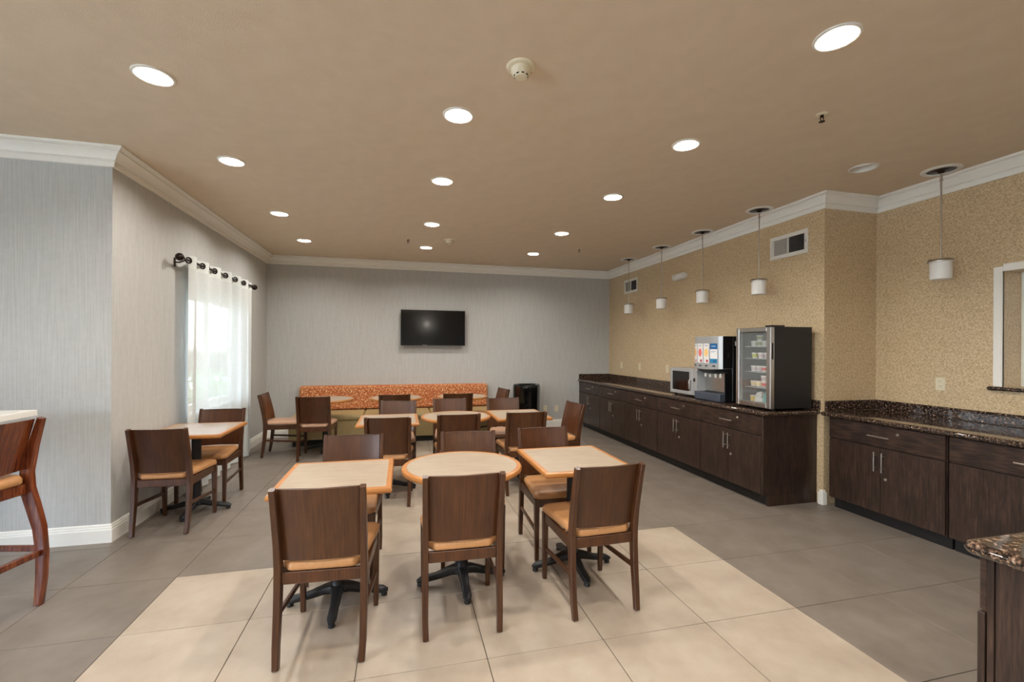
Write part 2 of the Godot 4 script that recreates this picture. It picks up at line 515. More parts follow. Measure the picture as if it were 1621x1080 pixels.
# ---------------------------------------------------------------- setting
func room() -> void:
	# floor: tiles laid on a grid, pale carpet-shaped field in the middle
	var fl := thing("floor", "large square porcelain floor tiles, grey around a pale beige field", "floor", Vector3.ZERO, 0, "", "structure")
	part(fl, "grout", span(Vector3(X_FAR, -0.12, Z_REAR), Vector3(X_SERVE + 0.2, -0.0035, Z_BACK)), M["grout"])
	var x0 := -1.4216
	var z0 := -3.3564
	var cache := {}
	var rest := {}
	for key in ["grey_tile", "beige_tile"]: rest[key] = Sh.new()
	for i in range(-7, 11):
		for j in range(-9, 12):
			var xa := x0 + i * TILE
			var za := z0 + j * TILE
			var lo := Vector2(maxf(xa, X_FAR), maxf(za, Z_BACK))
			var hi := Vector2(minf(xa + TILE, X_SERVE), minf(za + TILE, Z_REAR))
			if za + TILE <= Z_STEP + 0.05: lo.x = maxf(lo.x, X_LEFT)
			if hi.x - lo.x < 0.02 or hi.y - lo.y < 0.02: continue
			var pale := (j >= 0 and i >= 0 and i < 6) or (j < 0 and i >= 1 and i < 5)
			var key := "beige_tile" if pale else "grey_tile"
			var s := Vector3(hi.x - lo.x - 0.004, 0.012, hi.y - lo.y - 0.004)
			var c := Vector3((lo.x + hi.x) / 2, -0.006, (lo.y + hi.y) / 2)
			if hi.y > 0.4 or hi.x < -3.6 or (za > -1.4 and xa < -2.2):
				rest[key].box(c, s, 0.0012)
				continue
			var sk := Vector2i((s.x * 1000.0) as int, (s.z * 1000.0) as int)
			if not cache.has(sk): cache[sk] = boxm(Vector3.ZERO, s, 0.0012)
			part(fl, "tile", cache[sk], M[key]).position = c
	for key in rest:
		var o := part(fl, "tiles_beyond", rest[key].mesh(20.0), M[key])
		o.set_meta("kind", "stuff")

	# ceiling with round openings for the recessed lamps
	var lamps := lit_lamps()
	lamps.append(Vector2(3.713, -2.9))
	var hw := 0.12
	var xs: Array = [X_FAR, X_SERVE + 0.2]
	var zs: Array = [Z_BACK - 0.2, Z_REAR]
	for x in LIGHT_X + [3.713]: xs.append_array([x - hw, x + hw])
	for z in LIGHT_Z: zs.append_array([z - hw, z + hw])
	xs.sort(); zs.sort()
	var ch := Sh.new()
	for i in xs.size() - 1:
		for j in zs.size() - 1:
			var c := Vector2((xs[i] + xs[i + 1]) / 2, (zs[j] + zs[j + 1]) / 2)
			var hole := false
			for l in lamps:
				if l.distance_to(c) < 0.02: hole = true
			if not hole:
				ch.quad(Vector3(xs[i], CEIL, zs[j]), Vector3(xs[i + 1], CEIL, zs[j]), Vector3(xs[i + 1], CEIL, zs[j + 1]), Vector3(xs[i], CEIL, zs[j + 1]))
				continue
			var n := 32
			for k in n:
				var p: Array = []
				for e in [k, k + 1]:
					var a: float = TAU * e / n
					var d := Vector2(cos(a), sin(a))
					p.append(c + d * 0.084)
					p.append(c + d * (hw / maxf(absf(d.x), absf(d.y))))
				ch.quad(Vector3(p[0].x, CEIL, p[0].y), Vector3(p[1].x, CEIL, p[1].y), Vector3(p[3].x, CEIL, p[3].y), Vector3(p[2].x, CEIL, p[2].y))
	addspan(ch, Vector3(X_FAR - 0.2, CEIL + 0.16, Z_BACK - 0.2), Vector3(X_SERVE + 0.4, CEIL + 0.26, Z_REAR + 0.2))
	struct("ceiling", "tan stippled ceiling with rows of recessed lamps", "ceiling", ch.mesh(10.0), M["tan_ceiling"])

	var top := CEIL + 0.16
	# wall with the curtained window
	var wl := Sh.new()
	var wz := [-7.02, -5.36]
	var wy := [0.79, 2.09]
	addspan(wl, Vector3(X_LEFT - 0.2, 0, Z_STEP), Vector3(X_LEFT, top, wz[1]))
	addspan(wl, Vector3(X_LEFT - 0.2, 0, wz[0]), Vector3(X_LEFT, top, Z_BACK))
	addspan(wl, Vector3(X_LEFT - 0.2, 0, wz[0]), Vector3(X_LEFT, wy[0], wz[1]))
	addspan(wl, Vector3(X_LEFT - 0.2, wy[1], wz[0]), Vector3(X_LEFT, top, wz[1]))
	struct("wall_left", "grey grasscloth wall pierced by the curtained window", "wall", wl.mesh(10.0), M["grey_grasscloth"])
	struct("wall_left_return", "short grey grasscloth wall behind the tall bar chair", "wall", span(Vector3(X_FAR, 0, Z_STEP - 0.2), Vector3(X_LEFT - 0.2, top, Z_STEP)), M["grey_grasscloth"])
	struct("wall_back", "grey grasscloth wall carrying the television", "wall", span(Vector3(X_LEFT - 0.2, 0, Z_BACK - 0.2), Vector3(X_SERVE + 0.2, top, Z_BACK)), M["grey_grasscloth"])
	var wg := Sh.new()
	var at := Z_BACK
	for v in VENTS:
		addspan(wg, Vector3(X_COUNTER, 0, at), Vector3(X_SERVE + 0.2, top, v.y - 0.2))
		addspan(wg, Vector3(X_COUNTER, 0, v.y - 0.2), Vector3(X_SERVE + 0.2, v.x - 0.085, v.y + 0.2))
		addspan(wg, Vector3(X_COUNTER, v.x + 0.085, v.y - 0.2), Vector3(X_SERVE + 0.2, top, v.y + 0.2))
		addspan(wg, Vector3(X_COUNTER + 0.36, v.x - 0.085, v.y - 0.2), Vector3(X_SERVE + 0.2, v.x + 0.085, v.y + 0.2))
		at = v.y + 0.2
	addspan(wg, Vector3(X_COUNTER, 0, at), Vector3(X_SERVE + 0.2, top, Z_PILLAR))
	struct("wall_right", "gold mottled wallpaper wall above the long counter", "wall", wg.mesh(10.0), M["gold_wallpaper"])
	var wr := Sh.new()
	var oz := [-2.51, -1.5]
	var oy := [1.22, 2.14]
	addspan(wr, Vector3(X_SERVE, 0, Z_PILLAR), Vector3(X_SERVE + 0.2, top, oz[0]))
	addspan(wr, Vector3(X_SERVE, 0, oz[1]), Vector3(X_SERVE + 0.2, top, Z_REAR))
	addspan(wr, Vector3(X_SERVE, 0, oz[0]), Vector3(X_SERVE + 0.2, oy[0], oz[1]))
	addspan(wr, Vector3(X_SERVE, oy[1], oz[0]), Vector3(X_SERVE + 0.2, top, oz[1]))
	struct("wall_right_serving", "gold mottled wallpaper wall with the serving hatch", "wall", wr.mesh(10.0), M["gold_wallpaper"])
	# behind the camera: lobby side walls with a tall window to the daylight
	var wf := Sh.new()
	var fz := [-1.3, 3.0]
	var fy := [0.3, 2.65]
	addspan(wf, Vector3(X_FAR - 0.2, 0, Z_STEP - 0.2), Vector3(X_FAR, top, fz[0]))
	addspan(wf, Vector3(X_FAR - 0.2, 0, fz[1]), Vector3(X_FAR, top, Z_REAR))
	addspan(wf, Vector3(X_FAR - 0.2, 0, fz[0]), Vector3(X_FAR, fy[0], fz[1]))
	addspan(wf, Vector3(X_FAR - 0.2, fy[1], fz[0]), Vector3(X_FAR, top, fz[1]))
	struct("wall_far_left", "grey wall of the lobby with a wide window", "wall", wf.mesh(10.0), M["grey_grasscloth"])
	struct("wall_rear", "grey wall closing the lobby", "wall", span(Vector3(X_FAR - 0.2, 0, Z_REAR), Vector3(X_SERVE + 0.2, top, Z_REAR + 0.2)), M["grey_grasscloth"])
	var wl2 := thing("wall_lamp", "round white globe lamp on the lobby wall", "wall lamp", Vector3(1.04, 2.5, Z_REAR))
	part(wl2, "backplate", lathem([[0.07, 0.0], [0.07, 0.015], [0.02, 0.03], [0.02, 0.06]], 24, Vector3.ZERO, Vector3.FORWARD), M["nickel"])
	part(wl2, "globe", lathem([[0.02, 0.05], [0.075, 0.075], [0.105, 0.13], [0.105, 0.18], [0.075, 0.235], [0.0001, 0.26]], 28, Vector3.ZERO, Vector3.FORWARD), M["globe_glass"])
	var gl := OmniLight3D.new()
	gl.name = "globe_light"
	gl.light_color = LAMP_COLOR
	gl.light_energy = 0.25
	gl.light_size = 0.08
	gl.omni_range = 14.0
	gl.omni_attenuation = 2.0
	gl.shadow_enabled = true
	wl2.add_child(gl)
	gl.position = Vector3(0, 0, -0.155)
	window(1, "curtained window with white frame and clear panes", X_LEFT - 0.15, wz, wy, 2)
	window(2, "wide lobby window with white frame and clear panes", X_FAR - 0.15, fz, fy, 4)

	# crown moulding, one length per wall, mitred
	var path := [Vector2(X_FAR, Z_STEP), Vector2(X_LEFT, Z_STEP), Vector2(X_LEFT, Z_BACK), Vector2(X_COUNTER, Z_BACK), Vector2(X_COUNTER, Z_PILLAR), Vector2(X_SERVE, Z_PILLAR), Vector2(X_SERVE, Z_REAR)]
	var crown := [[0.0, 2.885], [0.019, 2.885], [0.021, 2.889], [0.021, 2.921], [0.017, 2.925], [0.014, 2.929], [0.016, 2.932], [0.034, 2.934], [0.038, 2.938], [0.044, 2.952], [0.056, 2.968], [0.072, 2.981], [0.08, 2.985], [0.079, 2.991], [0.074, 2.995], [0.078, 2.998], [0.108, 3.0], [0.115, 3.004], [0.117, 3.011], [0.114, 3.0195], [0.0, 3.0195]]
	var spots := ["over the short wall by the tall chair", "over the window wall", "over the television wall", "over the long counter", "over the narrow pillar face", "over the serving hatch wall"]
	for i in path.size() - 1:
		struct("trim_%d" % (i + 1), "stepped white crown moulding " + spots[i], "crown moulding", run(path, i, crown), M["white_trim"])
	# baseboards
	var base := [[0.0, 0.0], [0.017, 0.0], [0.017, 0.098], [0.013, 0.102], [0.013, 0.116], [0.009, 0.12], [0.009, 0.131], [0.004, 0.14], [0.0, 0.14]]
	struct("baseboard_left_return", "white baseboard under the short wall by the tall chair", "baseboard", run(path, 0, base), M["white_trim"])
	struct("baseboard_left", "white baseboard under the window wall", "baseboard", run(path, 1, base), M["white_trim"])
	struct("baseboard_back", "white baseboard under the television wall", "baseboard", run([path[1], path[2], Vector2(3.41, Z_BACK), Vector2(3.4101, Z_BACK)], 1, base), M["white_trim"])
	struct("baseboard_pillar", "short white baseboard wrapping the pillar between the counters", "baseboard", pillar_base(), M["white_trim"])

func pillar_base() -> ArrayMesh:
	var h := Sh.new()
	h.box(Vector3(3.99, 0.06, -3.502), Vector3(0.056, 0.12, 0.056), 0.004)
	h.box(Vector3(3.994, 0.13, -3.506), Vector3(0.04, 0.02, 0.04), 0.004)
	return h.mesh(20.0)

# one straight length of a moulding along path[i]..path[i+1]; the room lies on the right hand; ends are mitred
func run(path: Array, i: int, prof: Array) -> ArrayMesh:
	var h := Sh.new()
	var rings: Array = []
	for e in [i, i + 1]:
		var p: Vector2 = path[e]
		var d: Vector2 = (path[i + 1] - path[i]).normalized()
		var n1 := Vector2(-d.y, d.x)
		var m := n1
		var other := d
		if e == i and i > 0: other = (path[i] - path[i - 1]).normalized()
		elif e == i + 1 and e < path.size() - 1: other = (path[e + 1] - path[e]).normalized()
		var n2 := Vector2(-other.y, other.x)
		m = (n1 + n2) / (1.0 + n1.dot(n2))
		var r: Array = []
		for q in prof:
			var o: Vector2 = p + m * q[0]
			r.append(Vector3(o.x, q[1], o.y))
		rings.append(r)
	h.loft(rings)
	return h.mesh(15.0)

func window(n: int, label: String, x: float, z: Array, y: Array, panes: int, turn := 0.0) -> void:
	var at := Vector3(x, y[0], (z[0] + z[1]) / 2)
	if turn != 0.0: at = Vector3(-at.z, at.y, at.x)
	var o := thing("window_%d" % n, label, "window", at, -turn, "", "structure")
	var w: float = z[1] - z[0]
	var h: float = y[1] - y[0]
	var f := Sh.new()
	for s in [-1.0, 1.0]:
		f.box(Vector3(0, h / 2, s * (w / 2 - 0.03)), Vector3(0.07, h, 0.06), 0.006)
		f.box(Vector3(0, 0.03 if s < 0 else h - 0.03, 0), Vector3(0.07, 0.06, w - 0.12), 0.006)
	part(o, "frame", f.mesh(20.0), M["white_plastic"])
	var pw := (w - 0.12) / panes
	for k in panes:
		var zc := -w / 2 + 0.06 + pw * (k + 0.5)
		if k > 0: part(o, "mullion", boxm(Vector3(0, h / 2, zc - pw / 2), Vector3(0.05, h - 0.12, 0.05), 0.005), M["white_plastic"])
		part(o, "pane", boxm(Vector3(0, h / 2, zc), Vector3(0.005, h - 0.12, pw - 0.04)), M["clear_glass"])
	part(o, "sill", boxm(Vector3(0.09, -0.012, 0), Vector3(0.14, 0.024, w - 0.002), 0.004), M["white_trim"])

func outdoors() -> void:
	struct("ground_outside", "pale paving outside the windows", "paving", span(Vector3(-40, -0.5, -30), Vector3(X_FAR - 0.21, -0.3, 24)), M["pavement"])
	struct("ground_beside", "pale paving below the curtained window", "paving", span(Vector3(X_FAR - 0.21, -0.5, -30), Vector3(X_LEFT - 0.21, -0.3, Z_STEP - 0.21)), M["pavement"])
	var rng := RandomNumberGenerator.new()
	rng.seed = 77
	var spots := [[Vector3(-4.4, -0.3, -11.5), 1.25, "small green shrub outside the curtained window"], [Vector3(-6.4, -0.3, -13.4), 1.5, "broad green shrub farther out beyond the curtained window"]]
	for s in spots:
		var o := thing("garden_shrub", s[2], "shrub", s[0], 0, "shrubs outside the curtained window")
		var st := Sh.new()
		for k in 4:
			var a := TAU * k / 4
			st.bar([Vector3(0, 0, 0), Vector3(cos(a) * 0.15, s[1] * 0.4, sin(a) * 0.15), Vector3(cos(a) * 0.4, s[1] * 0.8, sin(a) * 0.4)], [0.06, 0.04, 0.02], [0.06, 0.04, 0.02], 0.004, Vector3.BACK)
		part(o, "stem", st.mesh(), M["bark"])
		var lf := Sh.new()
		for k in 900:
			var d := Vector3(rng.randfn(0, 1), rng.randfn(0, 1), rng.randfn(0, 1)).normalized() * pow(rng.randf(), 0.33)
			var p := Vector3(d.x * 0.9, s[1] * 0.55 + d.y * s[1] * 0.5, d.z * 0.9)
			var u := Vector3(rng.randfn(0, 1), rng.randfn(0, 1), rng.randfn(0, 1)).normalized()
			var w := u.cross(Vector3(rng.randfn(0, 1), rng.randfn(0, 1), rng.randfn(0, 1))).normalized() * 0.05
			var l := u * 0.09
			lf.quad(p - l, p + w, p + l + u.cross(w).normalized() * 0.02, p - w)
		var fo := part(o, "foliage", lf.mesh(5.0), M["leaf_green"])
		fo.set_meta("kind", "stuff")

# ---------------------------------------------------------------- ceiling fixtures
func ceiling_fixtures() -> void:
	var ringm := lathem([[0.082, 0.0], [0.083, -0.006], [0.09, -0.009], [0.1, -0.006], [0.102, 0.0]], 40, Vector3.ZERO, Vector3.UP, false, false)
	var canm := lathem([[0.084, 0.0], [0.079, 0.05], [0.079, 0.14], [0.0001, 0.14]], 32, Vector3.ZERO, Vector3.UP, false, false)
	var lensm := lathem([[0.0001, 0.03], [0.05, 0.03], [0.072, 0.034], [0.078, 0.038], [0.078, 0.046], [0.0001, 0.046]], 32)
	var names := {-6.85: "row nearest the television wall", -5.54: "second row out from the television wall", -4.08: "third row out from the television wall", -2.9: "fourth row out from the television wall", -1.72: "fifth row out from the television wall", -0.5: "sixth row out from the television wall", 0.75: "seventh row out from the television wall", 2.0: "eighth row out from the television wall"}
	for z in LIGHT_Z:
		for i in 3:
			var who: String = ["window-side", "middle", "counter-side"][i]
			var row: String = names[z].replace("row nearest the", "first row out from the")
			var o := thing("recessed_lamp", "lit round ceiling lamp, %s one in the %s" % [who, row], "ceiling lamp", Vector3(LIGHT_X[i], CEIL, z), 0, "lit recessed ceiling lamps")
			part(o, "trim_ring", ringm, M["white_plastic"])
			part(o, "can", canm, M["white_plastic"])
			part(o, "lens", lensm, M["lamp_lens"])
			var l := AreaLight3D.new()
			l.name = "lamp_light"
			l.area_size = Vector2(0.08, 0.08)
			l.light_color = LAMP_COLOR
			l.light_energy = LAMP_ENERGY
			l.area_range = 14.0
			l.area_attenuation = 2.0
			l.shadow_enabled = true
			o.add_child(l)
			l.position = Vector3(0, 0.024, 0)
			l.rotation_degrees.x = -90
	var off := thing("unlit_recessed_lamp", "unlit round ceiling lamp beside the pendant over the hatch counter", "ceiling lamp", Vector3(3.713, CEIL, -2.9))
	part(off, "trim_ring", ringm, M["white_plastic"])
	part(off, "can", canm, M["white_plastic"])
	part(off, "lens", lathem([[0.0001, 0.03], [0.05, 0.03], [0.072, 0.034], [0.078, 0.038], [0.078, 0.046], [0.0001, 0.046]], 32), M["frosted_glass"])

	for a in [[Vector3(0.615, CEIL, -2.32), "round smoke detector with a red light near the sprinklerless middle lamps"], [Vector3(0.646, CEIL, -6.29), "small round smoke detector beside the sprinkler near the television wall"]]:
		var o := thing("smoke_detector", a[1].replace(" near the sprinklerless middle lamps", " between the fourth and fifth lamp rows"), "smoke detector", a[0])
		part(o, "base_plate", lathem([[0.0001, -0.012], [0.07, -0.012], [0.078, -0.006], [0.08, 0.0]], 36, Vector3.ZERO, Vector3.UP, true, false), M["cream_plate"])
		part(o, "housing", lathem([[0.0001, -0.058], [0.03, -0.058], [0.034, -0.055], [0.037, -0.046], [0.05, -0.036], [0.055, -0.026], [0.055, -0.012]], 36, Vector3.ZERO, Vector3.UP, true, false), M["cream_plate"])
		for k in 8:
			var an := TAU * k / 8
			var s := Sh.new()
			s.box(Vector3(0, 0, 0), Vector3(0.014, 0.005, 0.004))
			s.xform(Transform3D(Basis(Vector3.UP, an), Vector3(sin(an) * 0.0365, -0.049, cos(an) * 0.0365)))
			part(o, "vent_slot", s.mesh(), M["shade_and_liner_black"])  # thin black sliver, the shade of a slot put into its colour
		part(o, "indicator", lathem([[0.0001, -0.016], [0.005, -0.015], [0.006, -0.011]], 10, Vector3(0.058, 0, -0.012), Vector3.UP, true, false), M["red_dot"])

	for a in [[Vector3(2.609, CEIL, -2.307), "brass ceiling sprinkler between the fourth and fifth lamp rows"], [Vector3(0.078, CEIL, -6.4), "small ceiling sprinkler beside the smoke detector near the television wall"], [Vector3(2.607, CEIL, -6.336), "small ceiling sprinkler near the television wall on the counter side"]]:
		var o := thing("fire_sprinkler", a[1], "sprinkler", a[0])
		part(o, "escutcheon", lathem([[0.0001, -0.008], [0.02, -0.008], [0.034, -0.004], [0.036, 0.0]], 28, Vector3.ZERO, Vector3.UP, true, false), M["cream_plate"])
		var h := Sh.new()
		h.lathe([[0.011, -0.008], [0.011, -0.02]], 14, Vector3.ZERO)
		for s in [-1.0, 1.0]: h.tube([Vector3(s * 0.009, -0.016, 0), Vector3(s * 0.014, -0.03, 0), Vector3(s * 0.005, -0.046, 0)], 0.0028, 6)
		part(o, "frame_arms", h.mesh(), M["dark_bronze"])
		part(o, "deflector", lathem([[0.004, -0.044], [0.018, -0.047], [0.018, -0.049], [0.0001, -0.05]], 18), M["dark_bronze"])

	# pendants
	var places := [[Vector3(4.377, 0, -2.77), "unlit pendant lamp above the hatch counter"], [Vector3(3.746, 0, -4.05), "unlit pendant lamp hanging before the refrigerator"], [Vector3(3.755, 0, -5.0), "unlit pendant lamp above the juice dispenser and microwave"], [Vector3(3.735, 0, -5.9), "unlit pendant lamp hanging before the wall emergency light"], [Vector3(3.715, 0, -6.85), "unlit pendant lamp hanging before the small vent near the television wall"]]
	for p in places:
		var o := thing("pendant_lamp", p[1], "pendant lamp", p[0] + Vector3(0, 2.1, 0), 0, "unlit pendant lamps over the counters")
		var top := CEIL - 2.1
		part(o, "trim_ring", lathem([[0.098, top - 0.001], [0.098, top - 0.012], [0.118, top - 0.014], [0.132, top - 0.007], [0.134, top - 0.001]], 40, Vector3.ZERO, Vector3.UP, false, false), M["white_plastic"])
		part(o, "canopy", lathem([[0.0001, top - 0.03], [0.014, top - 0.03], [0.03, top - 0.014], [0.06, top - 0.006], [0.098, top - 0.003]], 36, Vector3.ZERO, Vector3.UP, true, false), M["dark_bronze"])
		var h := Sh.new()
		h.lathe([[0.0065, 0.175], [0.0065, top - 0.09]], 12, Vector3.ZERO)
		h.lathe([[0.0001, top - 0.1], [0.011, top - 0.095], [0.012, top - 0.085], [0.008, top - 0.07], [0.008, top - 0.025]], 14, Vector3.ZERO)
		part(o, "rod", h.mesh(), M["nickel"])
		h = Sh.new()
		h.lathe([[0.0001, 0.146], [0.088, 0.146], [0.089, 0.15], [0.088, 0.154], [0.0001, 0.154]], 36, Vector3.ZERO)
		h.lathe([[0.0001, 0.162], [0.08, 0.162], [0.082, 0.166], [0.08, 0.17], [0.012, 0.176], [0.0001, 0.177]], 36, Vector3.ZERO)
		h.lathe([[0.02, 0.154], [0.02, 0.162]], 14, Vector3.ZERO)
		part(o, "cap", h.mesh(), M["nickel"])
		part(o, "shade", lathem([[0.0001, 0.006], [0.06, 0.0], [0.069, 0.003], [0.072, 0.012], [0.073, 0.146], [0.0001, 0.146]], 40), M["frosted_glass"])

# ---------------------------------------------------------------- dining furniture
var chair0: Node3D

func rear_post(s: float) -> ArrayMesh:
	var h := Sh.new()
	var x := s * 0.196
	h.bar([Vector3(x * 0.98, 0.004, 0.232), Vector3(x, 0.1, 0.216), Vector3(x, 0.25, 0.198), Vector3(x, 0.38, 0.188), Vector3(x, 0.46, 0.189), Vector3(x, 0.58, 0.205), Vector3(x * 1.01, 0.72, 0.236), Vector3(x * 1.02, 0.856, 0.27)], [0.03, 0.031, 0.032, 0.032, 0.032, 0.031, 0.029, 0.027], [0.03, 0.036, 0.043, 0.048, 0.048, 0.046, 0.04, 0.033], 0.003, Vector3.BACK)
	return h.mesh()

func front_leg(s: float) -> ArrayMesh:
	var h := Sh.new()
	h.bar([Vector3(s * 0.2, 0.004, -0.243), Vector3(s * 0.2, 0.2, -0.238), Vector3(s * 0.2, 0.438, -0.235)], [0.026, 0.031, 0.036], [0.026, 0.034, 0.04], 0.003, Vector3.BACK)
	return h.mesh()

func chair_back() -> ArrayMesh:
	# curved plywood between the posts, leaning back with them
	var h := Sh.new()
	var n := 14
	var rows := [[0.492, 0.188], [0.58, 0.199], [0.72, 0.229], [0.852, 0.262]]
	var outer: Array = []
	for r in rows:
		var a: Array = []
		var b: Array = []
		for k in n + 1:
			var t := float(k) / n * 2.0 - 1.0
			var x := t * 0.185
			var z: float = r[1] + 0.026 * (1.0 - t * t) - 0.012
			a.append(Vector3(x, r[0], z - 0.006))
			b.append(Vector3(x, r[0], z + 0.007))
		b.reverse()
		outer.append(b + a)
	h.loft(outer)
	return h.mesh(50.0)

func make_chair() -> Node3D:
	var c := Node3D.new()
	for s in [-1.0, 1.0]: part(c, "leg", rear_post(s), M["walnut_1"])
	for s in [-1.0, 1.0]: part(c, "leg", front_leg(s), M["walnut_1"])
	part(c, "backrest", chair_back(), M["walnut_0"])
	for s in [-1.0, 1.0]:
		part(c, "side_rail", boxm(Vector3(s * 0.199, 0.408, -0.024), Vector3(0.022, 0.058, 0.386), 0.003), M["walnut_1"])
		var h := Sh.new()
		h.bar([Vector3(s * 0.199, 0.205, -0.226), Vector3(s * 0.198, 0.235, 0.182)], [0.016], [0.026], 0.002, Vector3.UP)
		part(c, "stretcher", h.mesh(), M["walnut_1"])
	part(c, "seat_rail", boxm(Vector3(0, 0.408, 0.186), Vector3(0.362, 0.058, 0.022), 0.003), M["walnut_2"])
	part(c, "seat_rail", boxm(Vector3(0, 0.408, -0.235), Vector3(0.366, 0.058, 0.022), 0.003), M["walnut_2"])
	var cu := Sh.new()
	cu.slab(0.214, 0.236, 0.05, [[0.014, 0.438], [0.002, 0.446], [0.0, 0.458], [0.002, 0.472], [0.01, 0.482], [0.028, 0.489], [0.07, 0.493], [0.13, 0.495]], Vector3(0, 0, -0.036), 6, 0.04)
	# the cushion narrows between the posts
	for i in cu.v.size():
		var p := cu.v[i]
		if p.z > 0.12: p.x *= lerpf(1.0, 0.835, clampf((p.z - 0.12) / 0.05, 0, 1))
		cu.v[i] = p
	part(c, "seat", cu.mesh(50.0), M["tan_vinyl"])
	return c

func chair(label: String, at: Vector2, turn: float, tone := 0, daylit := false) -> Node3D:
	var o: Node3D = chair0.duplicate()
	o.name = numbered("dining_chair")
	add_child(o)
	o.position = Vector3(at.x, 0, at.y)
	o.rotation_degrees.y = turn
	metas(o, label, "chair", "brown wooden dining chairs")
	o.get_node("backrest").material_override = M["walnut_%d" % (tone % 4)]
	if daylit: o.get_node("seat").material_override = M["daylit_tan_vinyl"]  # seat colour with the reflected daylight painted in
	return o

func pedestal(o: Node3D, top: float, reach := 0.285) -> void:
	part(o, "column", lathem([[0.06, 0.075], [0.042, 0.1], [0.038, 0.14], [0.038, top - 0.02], [0.06, top - 0.015], [0.06, top]], 24), M["cast_iron"])
	for k in 4:
		var a := PI / 2 * k
		var d := Vector3(cos(a), 0, sin(a))
		var h := Sh.new()
		h.bar([d * 0.01 + Vector3(0, 0.085, 0), d * 0.07 + Vector3(0, 0.078, 0), d * 0.16 + Vector3(0, 0.052, 0), d * (reach - 0.03) + Vector3(0, 0.038, 0), d * reach + Vector3(0, 0.03, 0)], [0.085, 0.06, 0.048, 0.05, 0.03], [0.05, 0.046, 0.036, 0.034, 0.016], 0.008, Vector3.UP)
		h.lathe([[0.018, 0.002], [0.02, 0.006], [0.016, 0.022]], 12, d * (reach - 0.022))
		part(o, "base_foot", h.mesh(50.0), M["cast_iron"])
	var sp := Sh.new()
	sp.box(Vector3(0, top + 0.004, 0), Vector3(0.34, 0.01, 0.05), 0.002)
	sp.box(Vector3(0, top + 0.004, 0), Vector3(0.05, 0.01, 0.34), 0.002)
	part(o, "top_plate", sp.mesh(20.0), M["cast_iron"])

const BULL := [[0.0, 0.752], [0.004, 0.7535], [0.02, 0.7535], [0.028, 0.75], [0.032, 0.742], [0.033, 0.734], [0.031, 0.726], [0.024, 0.72], [0.0, 0.719]]

func square_table(label: String, at: Vector2, size: Vector2, turn := 0.0) -> void:
	var o := thing("square_table", label, "table", Vector3(at.x, 0, at.y), turn, "square pedestal dining tables")
	var hx := size.x / 2 - 0.033
	var hz := size.y / 2 - 0.033
	part(o, "table_top", boxm(Vector3(0, 0.7365, 0), Vector3(hx * 2, 0.031, hz * 2)), M["maple_laminate"])
	var h := Sh.new()
	h.ring([Vector2(hx, hz), Vector2(hx, -hz), Vector2(-hx, -hz), Vector2(-hx, hz)], BULL)
	part(o, "edge_band", h.mesh(30.0), M["honey_oak"], "honey oak edge")
	pedestal(o, 0.711)

func round_table(label: String, at: Vector2, rad: float) -> void:
	var o := thing("round_table", label, "table", Vector3(at.x, 0, at.y), 0, "round pedestal dining tables")
	var r := rad - 0.033
	part(o, "table_top", lathem([[r, 0.721], [r, 0.752]], 64), M["maple_laminate"])
	var h := Sh.new()
	var pts: Array = []
	for k in 64: pts.append(Vector2(sin(TAU * k / 64), cos(TAU * k / 64)) * r)
	h.ring(pts, BULL)
	part(o, "edge_band", h.mesh(30.0), M["honey_oak"], "honey oak edge")
	pedestal(o, 0.711)

